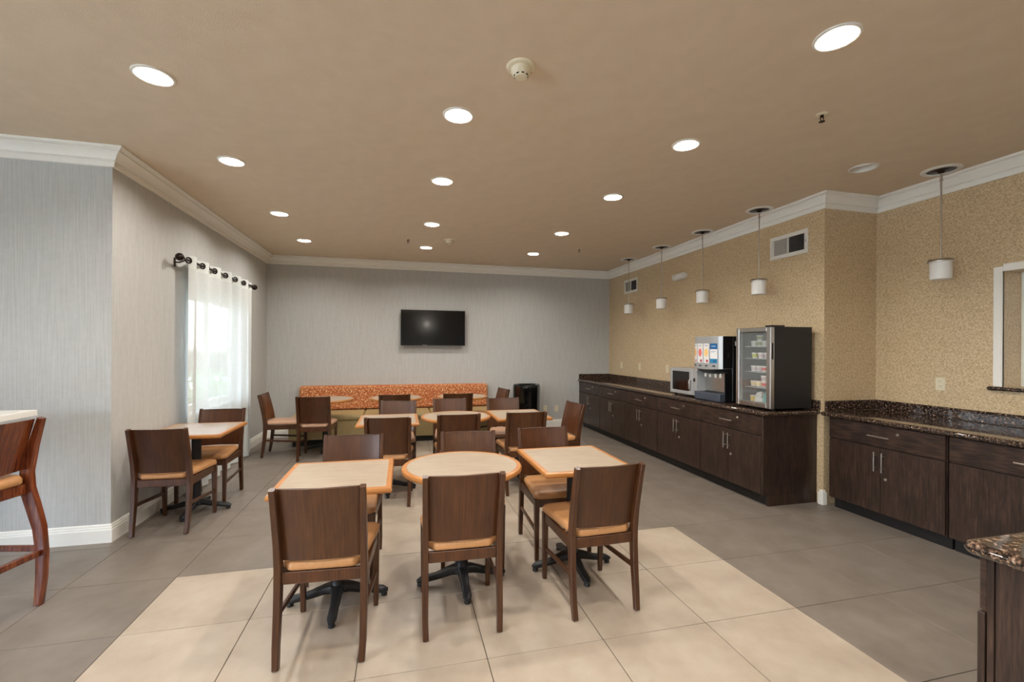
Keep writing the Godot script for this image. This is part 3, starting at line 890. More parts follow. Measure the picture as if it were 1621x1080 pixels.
func dining() -> void:
	square_table("square oak-edged table at the window end of the third row from the bench", Vector2(-0.36, -2.83), Vector2(0.625, 0.665))
	round_table("round oak-edged table in the middle of the third row from the bench", Vector2(0.385, -2.885), 0.385)
	square_table("square oak-edged table at the counter end of the third row from the bench", Vector2(1.15, -2.9), Vector2(0.615, 0.69))
	square_table("square oak-edged table at the window end of the second row from the bench", Vector2(-0.13, -4.9), Vector2(0.615, 0.69))
	round_table("round oak-edged table in the middle of the second row from the bench", Vector2(0.59, -4.98), 0.385)
	square_table("square oak-edged table at the counter end of the second row from the bench", Vector2(1.302, -4.98), Vector2(0.62, 0.68))
	round_table("round table at the window end of the orange bench", Vector2(-1.08, -7.0), 0.39)
	round_table("round table at the middle of the orange bench", Vector2(-0.072, -7.0), 0.385)
	round_table("round table at the trash bin end of the orange bench", Vector2(0.93, -7.0), 0.39)
	square_table("square oak-edged table standing against the wall before the curtained window", Vector2(-1.825, -4.675), Vector2(0.63, 0.7))

	chair0 = make_chair()
	var F := 0.0
	var B := 180.0
	chair("dining chair with its back to the lobby at the third-row window-end square table", Vector2(-0.355, -2.5), F - 4, 0)
	chair("dining chair with its back to the bench at the third-row window-end square table", Vector2(-0.36, -3.265), B - 4, 1)
	chair("dining chair with its back to the lobby at the third-row round table", Vector2(0.328, -2.56), F - 2, 2)
	chair("dining chair with its back to the bench at the third-row round table", Vector2(0.49, -3.225), B - 4, 0)
	chair("dining chair with its back to the lobby at the third-row counter-end square table", Vector2(1.125, -2.556), F + 2, 1)
	chair("dining chair with its back to the bench at the third-row counter-end square table", Vector2(1.135, -3.27), B, 3)
	chair("dining chair with its back to the lobby at the second-row counter-end square table", Vector2(1.245, -4.66), F, 2)
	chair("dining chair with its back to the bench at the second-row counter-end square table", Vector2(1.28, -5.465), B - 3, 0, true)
	chair("dining chair turned sideways between the second-row counter-end table and the long counter", Vector2(1.775, -5.01), 90 + 7, 2)
	chair("dining chair with its back to the lobby at the second-row round table", Vector2(0.555, -4.65), F - 1, 3)
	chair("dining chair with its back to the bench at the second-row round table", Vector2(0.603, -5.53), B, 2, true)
	chair("dining chair with its back to the lobby at the second-row window-end square table", Vector2(-0.108, -4.585), F - 3, 1)
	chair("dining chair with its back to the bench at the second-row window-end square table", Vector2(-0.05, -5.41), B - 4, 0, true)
	chair("dining chair with its back to the lobby at the middle bench table", Vector2(-0.083, -6.66), F - 2, 1)
	chair("dining chair with its back to the lobby at the bench table by the trash bin", Vector2(0.788, -6.66), F, 0)
	chair("dining chair turned sideways between the bench and the black trash bin", Vector2(1.345, -7.0), 90 + 10, 2)
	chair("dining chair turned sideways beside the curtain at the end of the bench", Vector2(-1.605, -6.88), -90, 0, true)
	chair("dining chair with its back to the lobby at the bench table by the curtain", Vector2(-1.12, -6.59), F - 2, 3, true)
	chair("dining chair with its back to the lobby at the table before the window", Vector2(-1.855, -4.352), F - 3, 1)
	chair("dining chair with its back to the curtain side at the table before the window", Vector2(-1.83, -5.03), B - 1, 2)
	chair0.free()

	# upholstered bench
	var b := thing("banquette_bench", "long built-in bench with orange patterned back and olive seat under the television", "bench", Vector3(-0.06, 0, Z_BACK))
	var w := 3.18
	part(b, "toe_kick", boxm(Vector3(0, 0.045, 0.4), Vector3(w - 0.1, 0.09, 0.8 - 0.03)), M["black_toe"])
	part(b, "base", boxm(Vector3(0, 0.232, 0.422), Vector3(w, 0.285, 0.836), 0.01), M["olive_vinyl"])
	var cw := w / 3
	for k in 3:
		var s := Sh.new()
		s.slab(cw / 2 - 0.002, 0.36, 0.03, [[0.012, 0.374], [0.0, 0.386], [0.0, 0.42], [0.008, 0.438], [0.026, 0.448], [0.08, 0.454]], Vector3(-w / 2 + cw * (k + 0.5), 0, 0.492), 5)
		part(b, "seat_cushion", s.mesh(50.0), M["olive_vinyl"])
	var bk := Sh.new()
	bk.slab(w / 2, 0.205, 0.045, [[0.016, -0.07], [0.004, -0.062], [0.0, -0.045], [0.0, 0.02], [0.006, 0.045], [0.02, 0.058], [0.05, 0.064]], Vector3.ZERO, 6)
	bk.xform(Transform3D(Basis(Vector3.RIGHT, PI / 2), Vector3(0, 0.652, 0.072)))
	part(b, "back_cushion", bk.mesh(50.0), M["orange_fabric"], "orange floral fabric back")

	# tall chair and white high table by the short wall
	var ht := thing("high_table", "white-topped high table behind the tall bar chair", "table", Vector3(-2.93, 0, -2.95))
	var tp := Sh.new()
	tp.slab(0.51, 0.8, 0.006, [[0.002, 1.03], [0.0, 1.032], [0.0, 1.068], [0.002, 1.07]], Vector3.ZERO, 2)
	part(ht, "table_top", tp.mesh(), M["white_slab"])
	part(ht, "column", lathem([[0.3, 0.0], [0.3, 0.012], [0.05, 0.03], [0.045, 0.05], [0.045, 1.0], [0.12, 1.01], [0.12, 1.03]], 28), M["cast_iron"])
	bar_stool()

func bar_stool() -> void:
	var o := thing("bar_chair", "tall glossy brown bar chair with tan seat beside the white high table", "bar chair", Vector3(-2.315, 0, -3.03), 90 - 12)
	# local -z faces the table
	for s in [-1.0, 1.0]:
		var h := Sh.new()
		var x: float = s * 0.205
		h.bar([Vector3(x, 0.004, 0.235), Vector3(x, 0.16, 0.25), Vector3(x, 0.31, 0.253), Vector3(x, 0.45, 0.238), Vector3(x, 0.58, 0.2), Vector3(x, 0.68, 0.168), Vector3(x, 0.78, 0.166), Vector3(x, 0.93, 0.2), Vector3(x, 1.09, 0.245)], [0.034, 0.036, 0.037, 0.038, 0.038, 0.038, 0.037, 0.034, 0.03], [0.04, 0.05, 0.055, 0.062, 0.07, 0.072, 0.062, 0.048, 0.034], 0.005, Vector3.BACK)
		part(o, "leg", h.mesh(50.0), M["mahogany"])
		h = Sh.new()
		h.bar([Vector3(x, 0.004, -0.235), Vector3(x, 0.4, -0.215), Vector3(x, 0.7, -0.205)], [0.03, 0.036, 0.04], [0.03, 0.038, 0.044], 0.004, Vector3.BACK)
		part(o, "leg", h.mesh(50.0), M["mahogany"])
		part(o, "side_rail", boxm(Vector3(x, 0.68, -0.02), Vector3(0.024, 0.06, 0.34), 0.003), M["mahogany"])
		part(o, "stretcher", boxm(Vector3(x, 0.33, 0.005), Vector3(0.02, 0.034, 0.45), 0.003), M["mahogany"])
	part(o, "seat_rail", boxm(Vector3(0, 0.68, 0.163), Vector3(0.376, 0.06, 0.024), 0.003), M["mahogany"])
	part(o, "seat_rail", boxm(Vector3(0, 0.68, -0.205), Vector3(0.372, 0.06, 0.024), 0.003), M["mahogany"])
	part(o, "foot_rail", boxm(Vector3(0, 0.31, 0.25), Vector3(0.376, 0.036, 0.022), 0.003), M["mahogany"])
	part(o, "foot_rail", boxm(Vector3(0, 0.3, -0.222), Vector3(0.372, 0.036, 0.024), 0.003), M["mahogany"])
	var b := Sh.new()
	var rings: Array = []
	var n := 14
	for r in [[0.79, 0.156], [0.93, 0.186], [1.086, 0.23]]:
		var a: Array = []
		var c: Array = []
		for k in n + 1:
			var t := float(k) / n * 2.0 - 1.0
			var z: float = r[1] + 0.03 * (1.0 - t * t) - 0.014
			a.append(Vector3(t * 0.19, r[0], z - 0.006))
			c.append(Vector3(t * 0.19, r[0], z + 0.007))
		c.reverse()
		rings.append(c + a)
	b.loft(rings)
	part(o, "backrest", b.mesh(50.0), M["mahogany"])
	var cu := Sh.new()
	cu.slab(0.222, 0.21, 0.05, [[0.014, 0.71], [0.0, 0.722], [0.0, 0.745], [0.01, 0.762], [0.03, 0.77], [0.1, 0.776]], Vector3(0, 0, -0.022), 6)
	for i in cu.v.size():
		var p := cu.v[i]
		if p.z > 0.1: p.x *= lerpf(1.0, 0.83, clampf((p.z - 0.1) / 0.05, 0, 1))
		cu.v[i] = p
	part(o, "seat", cu.mesh(50.0), M["tan_vinyl"])

# ---------------------------------------------------------------- counters
func bar_handle(length: float, upright: bool) -> ArrayMesh:
	var h := Sh.new()
	var d := Vector3(0, length / 2, 0) if upright else Vector3(0, 0, length / 2)
	h.tube([Vector3(-0.032, 0, 0) - d, Vector3(-0.032, 0, 0) + d], 0.006, 10)
	for s in [-0.65, 0.65]: h.tube([Vector3(-0.032, 0, 0) + d * s, d * s], 0.0045, 8)
	return h.mesh()

# base cabinet seen from its front, which faces -x; local origin on the floor in the middle of the front
func cabinet(label: String, at: Vector3, w: float, depth: float, turn := 0.0, group := "dark base cabinets") -> Node3D:
	var o := thing("base_cabinet", label, "cabinet", at, turn, group)
	part(o, "body", span(Vector3(0.021, 0.1, -w / 2), Vector3(depth, 0.868, w / 2)), M["espresso_vertical"])
	part(o, "toe_kick", span(Vector3(0.075, 0, -w / 2), Vector3(depth, 0.1, w / 2)), M["black_toe"])
	var dr := part(o, "drawer", span(Vector3(0, 0.677, -w / 2 + 0.005), Vector3(0.02, 0.862, w / 2 - 0.005), 0.002), M["espresso_horizontal"])
	var lock := lathem([[0.012, 0.0], [0.012, 0.006], [0.009, 0.009], [0.0001, 0.009]], 16, Vector3.ZERO, Vector3.LEFT)
	part(dr, "handle", bar_handle(0.18, false), M["nickel"]).position = Vector3(0, 0.765, 0)
	part(dr, "lock", lock, M["nickel"]).position = Vector3(0, 0.806, 0.137)
	for s in [-1.0, 1.0]:
		var d := part(o, "door", span(Vector3(0, 0.113, 0.0025 * s), Vector3(0.02, 0.667, s * (w / 2 - 0.005)), 0.002), M["espresso_vertical"])
		part(d, "handle", bar_handle(0.165, true), M["nickel"]).position = Vector3(0, 0.548, s * 0.032)
		if s > 0: part(d, "lock", lock, M["nickel"]).position = Vector3(0, 0.41, 0.045)
	return o

func counters() -> void:
	var who := ["long counter, first from the pillar", "long counter, second from the pillar", "long counter, third from the pillar", "long counter, fourth from the pillar", "long counter, fifth from the pillar, by the television wall"]
	for k in 5:
		var o := cabinet("dark wood cabinet of the " + who[k], Vector3(3.36, 0, -4.045 - 0.9 * k), 0.899, 0.638)
		if k == 0:
			var h := Sh.new()
			addspan(h, Vector3(0.0, 0.1, 0.451), Vector3(0.637, 0.868, 0.476), 0.002)
			addspan(h, Vector3(0.06, 0.0, 0.451), Vector3(0.637, 0.1, 0.476))
			part(o, "end_panel", h.mesh(20.0), M["espresso_vertical"])
		if k == 4: part(o, "filler", span(Vector3(0.005, 0.1, -0.503), Vector3(0.6, 0.868, -0.451)), M["espresso_vertical"])
	var t := thing("granite_worktop", "speckled brown granite worktop of the long counter with upstand", "worktop", Vector3(3.667, 0.87, -5.84))
	var edge := [[0.018, 0.0], [0.007, 0.005], [0.001, 0.014], [0.0, 0.021], [0.001, 0.028], [0.007, 0.037], [0.018, 0.042]]
	var s := Sh.new()
	s.slab(0.332, 2.308, 0.004, edge, Vector3.ZERO, 2)
	part(t, "slab", s.mesh(40.0), M["brown_granite"])
	part(t, "backsplash", span(Vector3(0.31, 0.0425, -2.287), Vector3(0.332, 0.14, 2.308), 0.003), M["brown_granite"])
	part(t, "backsplash", span(Vector3(-0.31, 0.0425, -2.309), Vector3(0.332, 0.14, -2.288), 0.003), M["brown_granite"])

	cabinet("dark wood cabinet of the hatch counter, first from the pillar", Vector3(3.98, 0, -2.954), 0.948, 0.668)
	cabinet("dark wood cabinet of the hatch counter, second from the pillar", Vector3(3.98, 0, -1.99), 0.948, 0.668)
	t = thing("granite_worktop", "glossy brown granite worktop of the hatch counter with upstand", "worktop", Vector3(4.295, 0.87, -2.49))
	s = Sh.new()
	s.slab(0.353, 0.99, 0.004, edge, Vector3(0, 0, -0.005), 2)
	part(t, "slab", s.mesh(40.0), M["brown_granite"])
	part(t, "backsplash", span(Vector3(0.333, 0.0425, -0.987), Vector3(0.354, 0.14, 0.985), 0.003), M["brown_granite"])
	part(t, "backsplash", span(Vector3(-0.285, 0.0425, -1.009), Vector3(0.354, 0.14, -0.988), 0.003), M["brown_granite"])

	# island end
	var i := thing("island_cabinet", "scuffed dark wood island cabinet under its own granite top", "cabinet", Vector3(1.767, 0, -0.7))
	part(i, "body", span(Vector3(0.018, 0.09, -0.29), Vector3(1.45, 0.868, 0.24)), M["espresso_vertical"])
	part(i, "toe_kick", span(Vector3(0.018, 0, -0.23), Vector3(1.45, 0.09, 0.24)), M["black_toe"])
	part(i, "end_panel", span(Vector3(0.002, 0.0, -0.272), Vector3(0.017, 0.868, 0.24), 0.001), M["espresso_vertical"])
	part(i, "stile", span(Vector3(-0.003, 0.0, -0.29), Vector3(0.017, 0.868, -0.2735), 0.001), M["espresso_vertical"])
	for k in 2:
		part(i, "drawer", span(Vector3(0.002 + k * 0.72, 0.7, -0.311), Vector3(0.715 + k * 0.72, 0.862, -0.292), 0.002), M["espresso_horizontal"])
		part(i, "door", span(Vector3(0.002 + k * 0.72, 0.11, -0.317), Vector3(0.715 + k * 0.72, 0.69, -0.298), 0.002), M["espresso_vertical"])
	t = thing("granite_worktop", "brown granite top of the island with rounded edge", "worktop", Vector3(2.487, 0.87, -0.725))
	s = Sh.new()
	s.slab(0.76, 0.315, 0.03, edge, Vector3.ZERO, 5)
	part(t, "slab", s.mesh(40.0), M["brown_granite"])

	# serving hatch
	var hz := [-2.51, -1.5]
	var hy := [1.22, 2.14]
	var o := thing("serving_hatch", "white-framed serving hatch with a closed white shutter", "hatch", Vector3(X_SERVE, 1.22, -2.005))
	var w2: float = (hz[1] - hz[0]) / 2
	for sd in [-1.0, 1.0]:
		var c := Sh.new()
		c.box(Vector3(-0.009, 0.48, sd * (w2 + 0.03)), Vector3(0.018, 0.96, 0.06), 0.003)
		c.box(Vector3(-0.013, 0.46, sd * (w2 + 0.006)), Vector3(0.026, 0.92, 0.012), 0.002)
		part(o, "casing", c.mesh(20.0), M["white_trim"])
	part(o, "casing", boxm(Vector3(-0.009, 0.95, 0), Vector3(0.018, 0.06, w2 * 2), 0.003), M["white_trim"])
	part(o, "shutter", boxm(Vector3(0.225, 0.46, 0), Vector3(0.03, 1.0, w2 * 2 + 0.06)), M["white_trim"])
	part(o, "shutter_rail", boxm(Vector3(0.2, 0.46, -w2 + 0.03), Vector3(0.02, 0.92, 0.06), 0.003), M["white_trim"])
	part(o, "sill", span(Vector3(-0.045, -0.0305, -w2 - 0.09), Vector3(-0.0005, -0.001, w2 + 0.09), 0.01), M["brown_granite"], "dark granite sill")

# ---------------------------------------------------------------- appliances
func label_tex(kind: int) -> StandardMaterial3D:
	var img := Image.create(64, 160, false, Image.FORMAT_RGB8)
	img.fill(c8(232, 230, 228))
	var fruit: Color = [c8(232, 150, 40), c8(220, 62, 58), c8(240, 180, 70), c8(40, 120, 176)][kind]
	var dot: Color = [c8(206, 70, 100), c8(180, 50, 60), c8(170, 36, 44), c8(30, 96, 140)][kind]
	if kind == 3:
		img.fill_rect(Rect2i(0, 0, 64, 46), c8(24, 92, 150))
		img.fill_rect(Rect2i(0, 124, 64, 36), c8(44, 128, 172))
		img.fill_rect(Rect2i(14, 18, 36, 8), c8(150, 190, 220))
		img.fill_rect(Rect2i(10, 62, 40, 4), c8(120, 150, 180))
		img.fill_rect(Rect2i(10, 72, 30, 3), c8(150, 170, 190))
	else:
		img.fill_rect(Rect2i(12, 12, 40, 5), c8(150, 150, 170))
		img.fill_rect(Rect2i(16, 22, 32, 3), c8(190, 170, 180))
		for y in range(36, 112):
			for x in 64:
				var e := Vector2((x - 30.0) / 22.0, (y - 74.0) / 34.0)
				if e.length() < 1.0 + 0.18 * sin(x * 0.7) * cos(y * 0.5): img.set_pixel(x, y, fruit.lerp(Color.WHITE, 0.25 + 0.25 * sin(x * 0.45 + y * 0.3)))
	for y in range(128, 156):
		for x in range(26, 56):
			if Vector2(x - 42, y - 142).length() < 12: img.set_pixel(x, y, dot)
	var m := StandardMaterial3D.new()
	m.resource_name = "juice_label_%d" % kind
	m.albedo_texture = ImageTexture.create_from_image(img)
	m.roughness = 0.3
	return m

func appliances() -> void:
	# glass-door refrigerator
	var y0 := 0.912
	var f := thing("glass_door_refrigerator", "black countertop refrigerator with steel-framed glass door", "refrigerator", Vector3(3.44, y0, -3.80))
	var hz := 0.228
	var H := 0.818
	var b := Sh.new()
	addspan(b, Vector3(0.055, 0.022, -hz), Vector3(0.49, H, -hz + 0.025))
	addspan(b, Vector3(0.055, 0.022, hz - 0.025), Vector3(0.49, H, hz))
	addspan(b, Vector3(0.055, H - 0.045, -hz + 0.025), Vector3(0.49, H, hz - 0.025))
	addspan(b, Vector3(0.055, 0.022, -hz + 0.025), Vector3(0.49, 0.045, hz - 0.025))
	part(f, "body", b.mesh(10.0), M["black_plastic"])
	part(f, "liner", span(Vector3(0.46, 0.046, -hz + 0.026), Vector3(0.49, H - 0.046, hz - 0.026)), M["grey_interior"])
	part(f, "hinge_cover", span(Vector3(0.02, H - 0.012, hz - 0.09), Vector3(0.17, H + 0.014, hz - 0.002), 0.003), M["black_plastic"])
	for e in [[0.08, -0.18], [0.08, 0.18], [0.46, -0.18], [0.46, 0.18]]:
		part(f, "foot", lathem([[0.018, 0.0], [0.018, 0.022]], 12, Vector3(e[0], 0.0005, e[1])), M["rubber"])
	var d := Node3D.new()
	d.name = "door"
	f.add_child(d)
	var fr := Sh.new()
	var dh := [0.02, H - 0.004]
	addspan(fr, Vector3(0.0, dh[0], -hz), Vector3(0.05, dh[1], -hz + 0.042), 0.004)
	addspan(fr, Vector3(0.0, dh[0], hz - 0.052), Vector3(0.05, dh[1], hz), 0.004)
	addspan(fr, Vector3(0.0, dh[1] - 0.042, -hz + 0.042), Vector3(0.05, dh[1], hz - 0.052), 0.004)
	addspan(fr, Vector3(0.0, dh[0], -hz + 0.042), Vector3(0.05, dh[0] + 0.05, hz - 0.052), 0.004)
	part(d, "door_frame", fr.mesh(20.0), M["steel"])
	part(d, "glass", boxm(Vector3(0.02, (dh[0] + dh[1]) / 2, -0.005), Vector3(0.006, dh[1] - dh[0] - 0.086, hz * 2 - 0.09)), M["clear_glass"])
	part(d, "gasket", span(Vector3(0.05, dh[0], -hz + 0.004), Vector3(0.0545, dh[0] + 0.05, hz - 0.004)), M["rubber"])
	part(d, "handle_recess_shade", span(Vector3(0.016, 0.5, hz - 0.001), Vector3(0.034, 0.66, hz + 0.0015), 0.0005), M["shade_and_liner_black"])  # flat black piece painted as the shade inside a grip recess
	part(d, "door_lock", lathem([[0.009, 0.0], [0.009, 0.006], [0.0001, 0.008]], 12, Vector3(0.0, 0.045, 0.03), Vector3.LEFT), M["nickel"])
	var shelf_y := [0.627, 0.503, 0.366, 0.208]
	for y in shelf_y:
		var sh := Sh.new()
		for k in 9: sh.tube([Vector3(0.09, y, -0.19 + k * 0.0475), Vector3(0.455, y, -0.19 + k * 0.0475)], 0.0022, 6)
		for x in [0.09, 0.27, 0.452]: sh.tube([Vector3(x, y - 0.003, -0.2), Vector3(x, y - 0.003, 0.2)], 0.0032, 6)
		part(f, "shelf", sh.mesh(), M["silver_paint"])
	# chilled goods
	var cupm := lathem([[0.0001, 0.0], [0.024, 0.0], [0.026, 0.004], [0.032, 0.052], [0.034, 0.054], [0.034, 0.057], [0.0001, 0.058]], 20)
	var bandm := lathem([[0.0272, 0.012], [0.0308, 0.042]], 20, Vector3.ZERO, Vector3.UP, false, false)
	var hues := [c8(206, 210, 204), c8(190, 200, 80), c8(196, 176, 180), c8(206, 70, 70), c8(226, 206, 150), c8(150, 170, 120)]
	for k in hues.size(): mat("cup_band_%d" % k, hues[k], 0.5)
	var n_of := ["top", "second", "third", "fourth"]
	var rows := [[0.627, [0, 5, 0, 5]], [0.503, [1, 2, 2]], [0.366, [2, 2, 3, 3]], [0.208, [4, 4, 3, 4]]]
	var tint := ["pale", "lime-banded", "pink-banded", "red-banded", "cream", "green-banded"]
	for r in rows.size():
		var list: Array = rows[r][1]
		for k in list.size():
			var z := -4.018 + (0.073 if r != 1 else 0.085) * k + (0.055 if r != 1 else 0.07)
			var o := thing("yogurt_cup", "%s yogurt cup, %s from the juice dispenser side, on the %s refrigerator shelf" % [tint[list[k]], ["first", "second", "third", "fourth"][k], n_of[r]], "yogurt cup", Vector3(3.61, y0 + rows[r][0] + 0.0025, z), 0, "yogurt cups in the refrigerator")
			part(o, "cup", cupm, M["white_plastic"])
			part(o, "label_band", bandm, M["cup_band_%d" % list[k]])
	var tops := [[-3.885, 0.627, 5], [-3.825, 0.208, 2]]
	for e in tops:
		var o := thing("yogurt_cup", "%s yogurt cup stacked on another on the %s shelf" % [tint[e[2]], "top" if e[1] > 0.5 else "fourth"], "yogurt cup", Vector3(3.61, y0 + e[1] + 0.061, e[0]), 0, "yogurt cups in the refrigerator")
		part(o, "cup", cupm, M["white_plastic"])
		part(o, "label_band", bandm, M["cup_band_%d" % e[2]])
	mat("yellow_carton", c8(214, 178, 70), 0.5)
	mat("teal_carton", c8(110, 160, 150), 0.5)
	mat("clear_bag", c8(196, 192, 184), 0.3)
	for e in [["creamer_tub", "yellow creamer tub on the refrigerator floor", "yellow_carton", -3.958, 0.038], ["creamer_bag", "crumpled pale creamer bag on the refrigerator floor", "clear_bag", -3.865, 0.042], ["milk_carton", "small teal milk carton on the refrigerator floor", "teal_carton", -3.78, 0.028]]:
		var o := thing(e[0], e[1], "food package", Vector3(3.61, y0 + 0.0455, e[3]))
		var g := Sh.new()
		var r: float = e[4]
		if e[0] == "milk_carton":
			g.loft([ [Vector3(r, 0, r), Vector3(r, 0, -r), Vector3(-r, 0, -r), Vector3(-r, 0, r)], [Vector3(r, 0.08, r), Vector3(r, 0.08, -r), Vector3(-r, 0.08, -r), Vector3(-r, 0.08, r)], [Vector3(0.003, 0.105, r), Vector3(0.003, 0.105, -r), Vector3(-0.003, 0.105, -r), Vector3(-0.003, 0.105, r)], [Vector3(0.003, 0.116, r), Vector3(0.003, 0.116, -r), Vector3(-0.003, 0.116, -r), Vector3(-0.003, 0.116, r)]])
			part(o, "carton", g.mesh(20.0), M[e[2]])
		elif e[0] == "creamer_tub":
			g.lathe([[0.0001, 0.0], [r * 0.82, 0.0], [r, 0.06], [r, 0.062]], 20, Vector3.ZERO)
			part(o, "tub", g.mesh(), M[e[2]])
			part(o, "lid", lathem([[0.0001, 0.062], [r + 0.003, 0.062], [r + 0.003, 0.07], [0.0001, 0.072]], 20), M["clear_bag"])
		else:
			g.slab(r, 0.05, 0.02, [[0.012, 0.0], [0.0, 0.015], [0.004, 0.05], [0.002, 0.075], [0.018, 0.1], [0.03, 0.112]], Vector3.ZERO, 4)
			for i in g.v.size(): g.v[i] += Vector3(sin(g.v[i].y * 90.0 + g.v[i].z * 70.0), 0, cos(g.v[i].y * 120.0 + g.v[i].x * 90.0)) * 0.004
			part(o, "bag", g.mesh(30.0), M[e[2]])

	# juice dispenser
	var j := thing("juice_dispenser", "four-flavour juice dispenser with silver front and black sides", "juice dispenser", Vector3(3.46, y0, -4.492))
	var jz := 0.238
	part(j, "body", span(Vector3(0.13, 0.012, -jz), Vector3(0.5, 0.742, jz), 0.006), M["black_plastic"])
	part(j, "side_panel", span(Vector3(0.03, 0.012, jz - 0.008), Vector3(0.129, 0.33, jz), 0.002), M["black_plastic"])
	part(j, "side_panel", span(Vector3(0.0, 0.012, -jz), Vector3(0.129, 0.33, -jz + 0.03), 0.002), M["silver_paint"])
	part(j, "splash_plate", span(Vector3(0.122, 0.1, -jz + 0.031), Vector3(0.129, 0.33, jz - 0.009)), M["steel"])
	# bowed head
	var hd := Sh.new()
	var ra: Array = []
	for lev in [[0.375, 1.0], [0.38, 1.0], [0.735, 1.0], [0.742, 0.97]]:
		var r: Array = []
		var n := 16
		for k in n + 1:
			var t := float(k) / n * 2.0 - 1.0
			var bow: float = -0.062 * pow(maxf(0.0, 1.0 - pow(absf(t), 3.2)), 0.75) * lev[1]
			var drop := 0.0
			if lev[0] < 0.377: drop = -0.012 * (1.0 - t * t)
			r.append(Vector3(0.002 + bow, lev[0] + drop, t * jz))
		r.append(Vector3(0.129, lev[0], jz))
		r.append(Vector3(0.129, lev[0], -jz))
		r.reverse()
		ra.append(r)
	hd.loft(ra)
	part(j, "head", hd.mesh(40.0), M["silver_paint"])
	part(j, "head_side", span(Vector3(0.004, 0.38, jz + 0.0005), Vector3(0.128, 0.74, jz + 0.003)), M["black_plastic"])
	# dark underside sweeping back to the nozzles
	var un := Sh.new()
	var ru: Array = []
	for lev in [[0.376, 0.0], [0.345, 0.05], [0.325, 0.085]]:
		var r: Array = []
		var n := 14
		for k in n + 1:
			var t := float(k) / n * 2.0 - 1.0
			var bow: float = -0.058 * pow(maxf(0.0, 1.0 - pow(absf(t), 3.2)), 0.75)
			r.append(Vector3(0.006 + bow + lev[1], lev[0] - 0.0125 * (1.0 - t * t), t * (jz - 0.004)))
		r.append(Vector3(0.128, lev[0] - 0.002, jz - 0.004))
		r.append(Vector3(0.128, lev[0] - 0.002, -jz + 0.004))
		ru.append(r)
	un.loft(ru)
	part(j, "head_underside", un.mesh(40.0), M["black_plastic"])
	for k in 4:
		var z := -0.172 + 0.107 * k
		part(j, "label_panel", label_panel(k, z, jz), label_tex(k), ["orange juice picture panel", "red juice picture panel", "yellow juice picture panel", "blue water picture panel"][k])
		part(j, "button", boxm(Vector3(0.004 - 0.062 * pow(maxf(0.0, 1.0 - pow(absf(z / jz), 3.2)), 0.75), 0.405, z), Vector3(0.012, 0.018, 0.042 if k > 0 else 0.03), 0.003), M["slate_plastic"])
		part(j, "nozzle", lathem([[0.0001, 0.268], [0.012, 0.268], [0.016, 0.276], [0.017, 0.3], [0.012, 0.304], [0.012, 0.345]], 16, Vector3(0.06, 0, -0.12 + 0.085 * k)), M["white_plastic"])
	var tr := Sh.new()
	tr.slab(0.085, jz - 0.012, 0.02, [[0.01, 0.006], [0.004, 0.02], [0.0, 0.09], [0.004, 0.094]], Vector3(0.055, 0, 0), 4)
	part(j, "drip_tray", tr.mesh(40.0), M["slate_plastic"])
	for k in 6: part(j, "drip_slot", boxm(Vector3(0.055, 0.0955, -0.15 + 0.06 * k), Vector3(0.1, 0.002, 0.02), 0.0005), M["shade_and_liner_black"])  # black strips stand for the shade down in the tray slots
	part(j, "service_plate", boxm(Vector3(0.21, 0.66, jz + 0.001), Vector3(0.1, 0.05, 0.002)), M["white_plastic"])
	for y in [0.52, 0.55]: part(j, "key_lock", lathem([[0.01, 0.0], [0.01, 0.004], [0.0001, 0.005]], 12, Vector3(0.075, y, jz + 0.003), Vector3.BACK), M["rubber"])

	# microwave
	var m := thing("microwave_oven", "silver microwave oven beside the juice dispenser", "microwave", Vector3(3.5, y0, -5.03))
	var mz := 0.28
	part(m, "body", span(Vector3(0.03, 0.022, -mz), Vector3(0.4, 0.352, mz), 0.006), M["silver_paint"])
	for e in [[0.06, -0.23], [0.06, 0.23], [0.36, -0.23], [0.36, 0.23]]: part(m, "foot", lathem([[0.014, 0.0], [0.014, 0.022]], 10, Vector3(e[0], 0.0005, e[1])), M["rubber"])
	var dn := Node3D.new()
	dn.name = "door"
	m.add_child(dn)
	var df := Sh.new()
	addspan(df, Vector3(0.0, 0.024, -mz), Vector3(0.029, 0.35, -mz + 0.045), 0.003)
	addspan(df, Vector3(0.0, 0.024, 0.125), Vector3(0.029, 0.35, 0.185), 0.003)
	addspan(df, Vector3(0.0, 0.024, -mz + 0.045), Vector3(0.029, 0.066, 0.125), 0.003)
	addspan(df, Vector3(0.0, 0.308, -mz + 0.045), Vector3(0.029, 0.35, 0.125), 0.003)
	part(dn, "door_frame", df.mesh(20.0), M["silver_paint"])
	part(dn, "door_window", span(Vector3(0.006, 0.066, -mz + 0.045), Vector3(0.028, 0.308, 0.125)), M["gloss_black"])
	var hh := Sh.new()
	hh.bar([Vector3(0.0, 0.08, 0.155), Vector3(-0.022, 0.1, 0.155), Vector3(-0.024, 0.2, 0.155), Vector3(0.0, 0.22, 0.155)], [0.022], [0.012], 0.002, Vector3.LEFT)
	part(dn, "handle", hh.mesh(), M["steel"])
	part(m, "control_panel", span(Vector3(0.003, 0.024, 0.188), Vector3(0.029, 0.35, mz), 0.003), M["silver_paint"])
	part(m, "display", boxm(Vector3(0.002, 0.215, 0.225), Vector3(0.004, 0.04, 0.03)), M["gloss_black"])

	# wall television
	var t := thing("wall_television", "black flat television on the grey wall above the bench", "television", Vector3(0.545, 1.545, Z_BACK))
	part(t, "housing", boxm(Vector3(0, 0.3125, 0.075), Vector3(1.12, 0.618, 0.05), 0.006), M["black_plastic"])
	part(t, "bezel", bezel(1.13, 0.628, 0.012), M["black_plastic"])
	part(t, "screen", boxm(Vector3(0, 0.316, 0.106), Vector3(1.105, 0.6, 0.004)), M["screen_black"])
